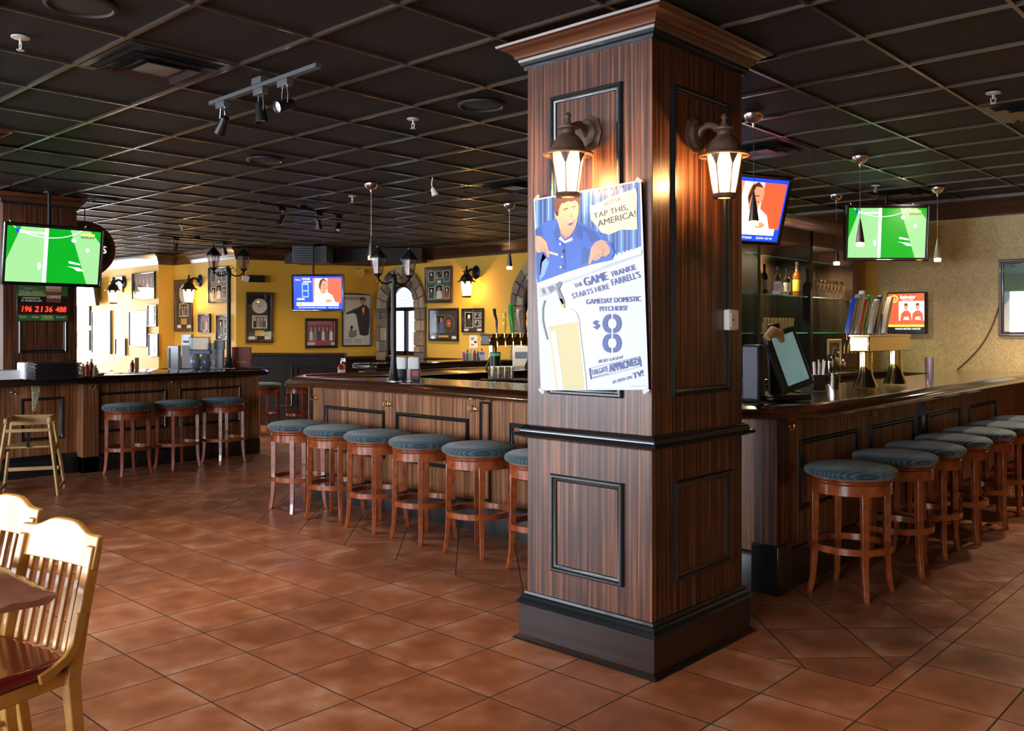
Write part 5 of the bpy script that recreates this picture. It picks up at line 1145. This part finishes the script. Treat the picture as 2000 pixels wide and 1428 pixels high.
# beer taps
def tap_tower(loc, rz, label, hs, side, nh, L_=.85):
    t = thing('beer_tap_tower', label, 'beer tap', loc, rz)
    MB().box(-L_/2, L_/2, -.075, .075, .265, .385).build('manifold', M_TOWER, t, bevel=.008)
    MB().box(-L_/2-.006, L_/2+.006, -.08, .08, .375, .395).build('top_cap', M_TOWER, t, bevel=.004)
    MB().box(-L_/2-.004, -L_/2, -.06, .06, .28, .37).build('end_plate', M_CHROME, t)
    for x in (-L_*.36, L_*.36): MB().lathe([(.10, 0), (.095, .02), (.06, .09), (.05, .16), (.052, .27)], (x, 0, 0), 4 if False else 20, caps=False, sx=1, sy=.9).build('column', M_TOWER, t)
    for k in range(nh):
        x = -L_/2+.06+(L_-.12)*k/(nh-1); y = side*.11; m, shape = hs[k % len(hs)]; z = .36; lx, ly = side*-.0+.015*math.sin(k*2.1), -side*.0
        f = MB(); f.tube([(x, side*.07, .34), (x, side*.12, .345), (x, side*.13, .30), (x, side*.135, .25)], [.012, .012, .010, .008], 8); f.tube([(x, side*.115, .35), (x, side*.115, .40)], .007, 8); f.build('faucet', M_BRASS, t)
        h = .27+.03*((k*7) % 3); z = .40; tx = x+(.07 if side > 0 else .0); ty = side*.115+side*-.03
        b = MB()
        if shape == 'paddle':
            P = [(.014, 0), (.028, .05), (.042, h*.55), (.044, h*.8), (.024, h)]
            n = len(P); vs = []
            for w_, zz in P:
                u = zz/h; cx_, cy_ = x+(tx-x)*u, side*.115+(ty-side*.115)*u
                for a_, b_ in ((-w_*.62, -.020), (w_*.62, -.020), (w_*.62, .020), (-w_*.62, .020)): vs.append((cx_+a_, cy_+b_, z+zz))
            b.add(vs, [(i*4+j, i*4+(j+1) % 4, i*4+4+(j+1) % 4, i*4+4+j) for i in range(n-1) for j in range(4)]+[(3, 2, 1, 0), tuple(n*4-4+j for j in range(4))])
            b.build('tap_handle', m, t, bevel=.004)
        elif shape == 'figure':
            b.lathe([(.008, 0), (.014, .04), (.02, .09), (.024, .14), (.012, .17), (.020, .20), (.022, .225), (.012, .25), (0, .27)], (x, side*.115, z), 12, caps=False); b.build('tap_handle', m, t)
        else:
            b.tube([(x, side*.115, z), (x+.004, side*.112, z+h*.5), (x-.012, side*.10, z+h*.78), (x-.022, side*.10, z+h)], [.009, .014, .017, .020], 10); b.build('tap_handle', m, t)
    return t
H_ = lambda n, c: mat('handle_'+n, c, .25, coat=.4)
hsR = [(H_('blue', (.02, .06, .40)), 'paddle'), (H_('grey', (.35, .33, .3)), 'paddle'), (H_('white', (.75, .72, .7)), 'paddle'), (H_('red', (.45, .06, .03)), 'paddle'), (H_('green', (.03, .35, .06)), 'paddle'), (H_('gold', (.55, .33, .06)), 'figure'), (H_('silver', (.5, .46, .44)), 'paddle'), (H_('navy', (.02, .02, .10)), 'paddle'), (H_('orange', (.5, .2, .04)), 'figure'), (H_('stone', (.28, .26, .24)), 'figure'), (H_('grey', (0, 0, 0)), 'paddle')]
tap_tower((-2.62, 7.05, ZT), PI/2, 'gold beer tap tower with many coloured handles on the right bar', hsR, 1, 11)
hsL = [(H_('black', (.015, .01, .01)), 'curve'), (H_('yellow', (.7, .5, .03)), 'figure'), (H_('green', (0, 0, 0)), 'paddle'), (H_('stone', (0, 0, 0)), 'paddle'), (H_('orange', (0, 0, 0)), 'figure'), (H_('red', (0, 0, 0)), 'paddle')]
tap_tower((-6.95, 7.55, ZT-.01), PI/2, 'gold beer tap tower with black and yellow handles left of the pillar', hsL, -1, 7, .9)

# POS terminal on the right bar corner
p = onz(1508, 782, ZT); 
t = thing('order_terminal', 'touch screen order terminal with leaning display at the near bar corner', 'terminal', (p.x, p.y+.05, ZT), TH+.55)
MB().box(-.15, .19, -.12, .17, 0, .035).build('base', M_BLACK, t, bevel=.012)
MB().obox((.05, .06, .24), .10, .03, .46, (.10, -.16, 0)).build('stand', M_BLACK, t, bevel=.01)
so = thing('display_head', '', '', (0, 0, 0)); del so['label']; del so['category']; so.parent = t; so.location = (.085, -.02, .245); so.rotation_euler = (R(-14), R(-13), R(0))
MB().box(-.13, .13, -.02, .02, -.19, .19).build('display', mat('terminal_grey', (.03, .035, .04), .35), so, bevel=.01)
MB().box(-.095, .095, -.023, -.019, -.15, .155).build('display_screen', mat('dim_screen', (.22, .36, .38), .08, emit=(.25, .42, .42), es=.25, coat=.5, var=.4, bscale=9), so)
MB().box(-.20, -.14, -.05, .09, 0, .34).build('printer_column', mat('terminal_blue', (.045, .055, .09), .35), t, bevel=.015)
MB().tube([(-.10, -.02, .38), (-.06, -.03, .42), (.0, -.03, .40), (.03, -.02, .36)], [.025, .034, .03, .018], 12).build('card_reader', mat('tan_plastic', (.55, .38, .2), .35), t)
p = onz(1597, 762, ZT); t = thing('straw_caddy', 'black caddy full of white straws right of the order terminal', 'straw holder', (p.x, p.y, ZT), TH)
MB().box(-.045, .045, -.035, .035, 0, .11).build('caddy', M_BLACK, t, bevel=.006)
sm = MB(); rnd = random.Random(4)
for k in range(16): x, y = rnd.uniform(-.035, .035), rnd.uniform(-.025, .025); sm.tube([(x, y, .02), (x*1.6, y*1.5, .19+rnd.uniform(0, .03))], .005, 6)
so2 = sm.build('straws', M_WHITE, t)
p = onz(1545, 775, ZT); t = thing('garnish_bowl', 'small bowl of lemon wedges before the order terminal', 'bowl', (p.x, p.y, ZT))
MB().lathe([(.03, 0), (.06, .03), (.062, .035), (.05, .03), (0, .01)], n=20, caps=False).build('bowl', M_BLKM, t)
lm = MB(); 
for x, y in ((-.02, 0), (.02, .01), (0, -.02)): lm.lathe([(0, 0), (.018, .01), (.02, .02), (.01, .035), (0, .038)], (x, y, .02), 10, caps=False)
lo = lm.build('lemon_wedges', mat('lemon', (.75, .62, .12), .4), t); lo['kind'] = 'stuff'
p = onz(1655, 758, ZT-.0); lathe_thing('steel_cup', 'steel mixing cup behind the bar left of the tap tower', 'cup', (p.x-.1, p.y, ZT-.014), [('body', [(0, 0), (.035, 0), (.045, .12), (.042, .12), (.03, .01)], M_CHROME)])
p = onz(1815, 748, ZT); lathe_thing('clear_cup', 'tall clear cup just right of the tap tower', 'cup', (p.x, p.y, ZT-.014), [('body', [(0, 0), (.03, 0), (.036, .22), (.034, .22), (.028, .01)], glassmat('violet_glass', (.8, .75, .85), .1, .9))])
# red beer sign on the beige wall
a = WB.hit(1737, 611); b = WB.hit(1812, 611); z1 = WB.hit(1775, 571).z; z0 = WB.hit(1775, 652).z; W_ = b.x-a.x; H2 = z1-z0
t = thing('beer_sign', 'square red lit beer sign with two players on the beige wall', 'sign', ((a.x+b.x)/2, BACK-.07, (z0+z1)/2), 0)
MB().box(-W_/2, W_/2, 0, .07, -H2/2, H2/2).build('case', M_BLACK, t, bevel=.006)
def fs_(x, y, k): return ((x-.5)*W_*.93, -.002-.0009*k, (.5-y)*H2*.93)
mb = MB(); mb.flat = True; S = lambda p_, k, m_: shp(mb, fs_, p_, k, m_)
S(rect(0, 0, 1, 1), 0, 6); S(rect(.30, .20, 1, .70), 1, 3); S(rect(0, .86, 1, 1), 1, 10); S(rect(0, .80, 1, .86), 1, 9)
S(oval(.17, .13, .11, .10), 1, 9); S(oval(.17, .13, .07, .065), 2, 6); txt(mb, 'A', fs_, (.14, .17), (.20, .17), .08, 3, 9, .03)
txt(mb, 'Budweiser', fs_, (.34, .13), (.76, .13), .09, 2, 3, .03); txt(mb, 'OFFICIAL BEER', fs_, (.38, .18), (.7, .18), .03, 2, 3, .0)
for cx_ in (.50, .82):
    S([(cx_-.17, .80), (cx_-.14, .52), (cx_-.05, .44), (cx_+.06, .44), (cx_+.14, .52), (cx_+.17, .80)], 2, 6); S(oval(cx_, .35, .05, .085), 3, 7); S([(cx_-.055, .34), (cx_-.04, .25), (cx_+.04, .25), (cx_+.055, .34), (cx_, .29)], 4, 11); txt(mb, 'AIG', fs_, (cx_-.07, .68), (cx_+.08, .68), .09, 4, 3, .03)
txt(mb, 'MANCHESTER UNITED', fs_, (.2, .93), (.9, .93), .045, 2, 3, .01)
mb.build('sign_face', SG, t, smooth=False)
a_ = WB.hit(1870, 722); b_ = WB.hit(1955, 588)
mb = MB(); pts = []
for k in range(13):
    u = k/12; pts.append((a_.x+(b_.x-a_.x)*u+.06*math.sin(u*PI), BACK-.012, a_.z+(b_.z-a_.z)*u-.05*math.sin(u*PI)))
o = mb.tube(pts, .008, 6).build('power_cable', mat('cable_brown', (.12, .08, .03), .5)); tag(o, 'thin brown cable drooping across the beige wall', 'cable')

# ------------------------------------------------------------------ things on the central bar
def menu_caddy(px, py, label, card, box_):
    p = onz(px, py, ZT-.014); t = thing('napkin_caddy', label, 'napkin holder', (p.x, p.y+.05, ZT-.012), TH)
    MB().box(-.055, .055, -.05, .05, 0, .10).build('box', M_BLACK, t, bevel=.006)
    MB().box(-.05, .05, -.04, .045, .09, .205).build('napkins', M_WHITE, t, bevel=.012)
    return t
t = menu_caddy(775, 744, 'left black napkin holder stuffed with white napkins on the central bar', 0, 0)
mb = MB(); mb.flat = True; txt(mb, 'BAR', lambda x, y, k: (x, -.0512, .045-y), (-.03, 0), (.02, 0), .015, 0, 0, .02); mb.build('lettering', M_GREY, t, smooth=False)
t = menu_caddy(800, 744, 'right black napkin holder with a red label and white napkins', 0, 0); MB().box(-.01, .045, -.053, -.049, .04, .085).build('red_label', mat('red_card', (.55, .04, .03), .4), t)
MB().box(-.055, -.025, -.056, -.05, .0, .10).build('menu_card', mat('tan_card', (.6, .45, .38), .5), t)
gl0 = None; 
for k in range(7):
    r_, c_ = divmod(k, 4); p = ont(958+c_*13+r_*8, 748, 8.95+r_*.08)
    lb = 'clear tumbler in the cluster before the left beer taps'
    q = (p.x, p.y, 1.052)
    if gl0 is None: gl0 = lathe_thing('tumbler', lb, 'glass', q, [('glass', [(0, .004), (.03, .003), (.036, .13), (.033, .13), (.028, .01), (0, .01)], M_DRINK)], 'tumblers before the left beer taps')
    else: dup(gl0, q, 0, lb)
MBt = thing('bar_mat', 'black bar mat under the cluster of tumblers', 'bar mat', (*ont(980, 700, 9.05).xy, 1.03), TH); MB().box(-.22, .22, -.12, .12, 0, .022).build('mat', M_BLACK, MBt, bevel=.004)
p = Vector((-6.76, 7.06, 0)); t = thing('green_trimmed_pitcher', 'dark pitcher with a green band left of the beer tap tower', 'pitcher', (p.x, p.y, ZT-.014), TH)
MB().lathe([(.05, 0), (.055, .08), (.06, .2)], n=16).build('body', M_BLACK, t); MB().lathe([(.061, .16), (.064, .19)], n=16, caps=False).build('band', mat('green_band', (.1, .6, .2), .4), t)
p = Vector((-7.22, 8.0, 0)); t = thing('drinks_box', 'pale box with a blue-grey panel behind the beer taps at the pillar edge', 'box', (p.x, p.y, ZT-.014), TH)
MB().box(-.11, .11, -.06, .06, 0, .25).build('box', M_WPL, t, bevel=.01); MB().box(-.08, .11, -.062, -.06, .1, .18).build('panel', mat('slate_blue', (.16, .22, .3), .4), t)
# ledge caddy
cc = [(.5, .1, .3), (.1, .35, .15), (.6, .6, .6), (.3, .05, .03), (.05, .12, .35), (.55, .45, .1)]
q0 = onx(905, 702, -8.98); 
for k in range(6):
    q = onx(906+k*7, 702, -9.0); 
    lathe_thing('condiment_bottle', ['pink', 'green', 'white', 'brown', 'blue', 'yellow'][k]+' condiment bottle in the row on the drink ledge', 'bottle', (-9.0, q.y, ZT), [('body', [(0, 0), (.024, 0), (.024, .09), (.01, .12), (0, .12)], mat('cond_%d' % k, cc[k], .4)), ('cap', [(.011, .12), (.011, .14+.01*(k % 3)), (0, .14+.01*(k % 3))], M_BLACK if k % 2 else M_WHITE)], 'condiment bottles on the ledge', 10)
q = onx(941, 701, -8.95); t = thing('table_tent', 'small white card with violet print at the end of the condiment row', 'card', (-8.95, q.y, ZT), TH); MB().obox((0, 0, .065), .09, .01, .13, (.15, 0, 0)).build('card', M_WHITE, t); MB().obox((0, -.012, .095), .06, .004, .03, (.15, 0, 0)).build('print', mat('violet_print', (.3, .15, .5), .5), t)
q = ont(745, 729, 11.2); t = thing('trivia_placard', 'white placard with black print hung on the end of the drink ledge', 'placard', (q.x, q.y, .95), TH); MB().box(-.08, .08, 0, .008, -.05, .09).build('board', M_WHITE, t)
mb = MB(); mb.flat = True; txt(mb, 'TRIVIA', lambda x, y, k: (x, -.001, -y), (-.03, 0), (.07, 0), .025, 0, 0, .03); txt(mb, 'LIVE', lambda x, y, k: (x, -.001, -y), (.0, .04), (.05, .04), .02, 0, 0, .03); mb.build('lettering', AC[0], t, smooth=False)
t.location = (-9.1, 7.09, .93); t.rotation_euler.z = 0; t['label'] = 'white placard with black print on the near end of the drink ledge'
p = ont(667, 738, 13.2); zf = p.z; t = thing('fire_extinguisher', 'small red fire extinguisher with white label left of the lamp post', 'fire extinguisher', (p.x, p.y, zf), TH)
MB().lathe([(0, 0), (.05, .005), (.052, .17), (.03, .2), (.018, .21), (0, .21)], n=18, caps=False).build('cylinder', mat('extinguisher_red', (.5, .02, .02), .25, coat=.5), t); MB().lathe([(.0535, .02), (.0535, .12)], n=18, caps=False).build('label_band', M_WHITE, t)
mb = MB(); mb.tube([(0, 0, .2), (0, 0, .25)], .012, 8); mb.box(-.01, .06, -.006, .006, .24, .255); mb.box(-.01, .06, -.006, .006, .27, .28); mb.build('valve', M_CHROME, t)
st = thing('extinguisher_stand', 'dark wooden post cabinet behind the fire extinguisher', 'cabinet', (p.x, p.y, 0), TH); MB().box(-.15, .15, -.1, .12, 0, zf).build('body', M_WAIN, st)

# ------------------------------------------------------------------ things on the left bar
def at(px, py): p = onz(px, py, ZL); return (p.x, p.y, ZL)
def stack_box(name, label, cat, px, py, w_, d_, h, m, rz=0.8, extra=None):
    x, y, z = at(px, py); t = thing(name, label, cat, (x, y, z), rz)
    MB().box(-w_/2, w_/2, 0, d_, 0, h).build('body', m, t, bevel=.004)
    return t
# menus: each one its own
x, y, z = at(113, 741)
for k in range(9):
    t = thing('menu_cover', 'black menu cover in the stack on the far left bar', 'menu', (x-.1+random.uniform(-.008, .008), y+random.uniform(-.008, .008), z+k*.0185), PI/2, 'black menu covers stacked on the left bar')
    MB().box(-.22, .22, -.13, .16, 0, .016).build('cover', mat('menu_black', (.015, .015, .02), .3), t, bevel=.004)
x, y, z = at(10, 742); t = thing('paper_stack', 'stack of white paper menus at the left edge of the bar', 'paper stack', (x-.12, y, z), PI/2); o = MB().box(-.20, .17, -.12, .14, 0, .09).build('sheets', M_WHITE, t, bevel=.003); o['kind'] = 'stuff'
x, y, z = at(60, 741); t = thing('napkin_holder', 'white napkin holder with shiny end beside the black menus', 'napkin holder', (x-.1, y, z), PI/2); MB().box(-.065, .05, -.1, .1, 0, .17).build('napkins', M_WHITE, t, bevel=.015); MB().box(.05, .08, -.1, .1, 0, .15).build('holder', M_CHROME, t, bevel=.006)
cgrp = 'condiments clustered on the left bar'
for k, (px, py, c, h, nm) in enumerate(((166, 734, (.35, .22, .12), .13, 'brown'), (174, 735, (.5, .05, .04), .16, 'red'), (182, 733, (.4, .05, .03), .18, 'tall red'), (190, 735, (.6, .45, .15), .12, 'mustard'), (262, 722, (.45, .06, .04), .12, 'small red'))):
    x, y, z = at(px, py); lathe_thing('condiment_bottle', nm+' condiment bottle on the far left bar', 'bottle', (x-.05, y, z), [('body', [(0, 0), (.026, 0), (.026, h*.6), (.012, h*.8), (0, h*.8)], mat('lc_%d' % k, c, .3)), ('cap', [(.013, h*.8), (.013, h), (0, h)], M_WPL)], cgrp, 10)
x, y, z = at(178, 733); t = thing('ketchup_tray', 'small black tray holding white ramekins at the left bar edge', 'tray', (x+.02, y, z), TH); MB().box(-.11, .11, -.06, .06, 0, .02).build('tray', M_BLACK, t, bevel=.006); MB().lathe([(.02, .02), (.028, .05), (.024, .05)], (-.05, 0, 0), 12, caps=False).build('ramekin', M_WPL, t); MB().lathe([(.02, .02), (.028, .05), (.024, .05)], (.05, 0, 0), 12, caps=False).build('ramekin', M_WPL, t)
t = stack_box('wooden_plaque', 'tilted brown card standing on the left bar before the white wall', 'card', 267, 722, .05, .01, .15, mat('cardboard', (.28, .17, .08), .6), TH)
t = stack_box('glass_case', 'left white glass display box on the far left bar', 'display box', 338, 722, .13, .1, .30, mat('frosted_white', (.75, .75, .78), .2)); MB().box(-.055, -.03, -.002, 0, .02, .27).build('edge_strip', M_GREY, t)
t = stack_box('glass_case', 'taller white display box second on the far left bar', 'display box', 364, 720, .12, .1, .44, mat('frosted_white', (0, 0, 0))); MB().box(-.04, .04, -.002, 0, .33, .36).build('print_line', M_GREY, t)
t = stack_box('acrylic_display', 'grey acrylic stand beside the left lamp post', 'display stand', 413, 717, .13, .1, .32, mat('grey_acrylic', (.42, .48, .5), .2)); MB().box(.02, .05, -.002, 0, .04, .09).build('tag', M_WHITE, t)
t = stack_box('white_canister', 'white square canister left of the lamp post foot', 'canister', 427, 719, .10, .1, .24, M_WHITE); MB().box(-.06, .06, .0, .1, .24, .36).build('black_lid', M_BLACK, t)
for px, lb, c in ((382, 'left round glass jar with a tan lid under the blue box', (.40, .46, .50)), (402, 'right round glass jar with a tan lid under the blue box', (.30, .34, .46))):
    x, y, z = at(px, 720); lathe_thing('glass_jar', lb, 'jar', (x, y, z), [('body', [(0, 0), (.05, 0), (.066, .06), (.066, .12), (.05, .165), (0, .165)], mat('jar_%d' % px, c, .12, coat=.6)), ('lid', [(.052, .165), (.052, .185), (0, .185)], mat('jar_lid_tan', (.5, .35, .15), .4))], 'two round jars on the left bar')
x, y, z = at(392, 720); t = thing('blue_box', 'flat blue box resting on the two round jars', 'box', (x, y, ZL+.186), .8); MB().box(-.13, .13, -.04, .04, 0, .05).build('box', mat('box_blue', (.03, .22, .55), .35), t, bevel=.006)
x, y, z = at(392, 720); t = thing('glass_platter', 'stack of cloudy clear containers on top of the blue box', 'container', (x, y, ZL+.237), .8); MB().box(-.14, .12, -.05, .05, 0, .17).build('container', glassmat('cloudy_container', (.55, .53, .42), .35, .93), t, bevel=.01)
t = stack_box('menu_book', 'dark red menu book standing right of the left lamp post', 'menu book', 471, 718, .25, .05, .27, mat('book_red', (.30, .025, .015), .5), TH)
mb = MB(); mb.flat = True; txt(mb, 'MENU', lambda x, y, k: (x, -.001, -y), (-.07, -.06), (.06, -.06), .03, 0, 0, .02); mb.build('lettering', mat('book_gold', (.6, .35, .15), .4), t, smooth=False)
# bundle hanging from the left bar
q = onx(84, 756, -9.78); t = thing('hanging_towel', 'patterned cream towel hanging below the left bar edge', 'towel', (-9.98, q.y, .962), PI/2)
MB().prismy([(-.04, 0), (.05, 0), (.03, -.1), (.0, -.26), (-.03, -.26), (-.035, -.1)], -.008, .008).build('cloth', mat('towel_cream', (.4, .36, .25), .8, var=.6, bscale=50), t, bevel=.003)
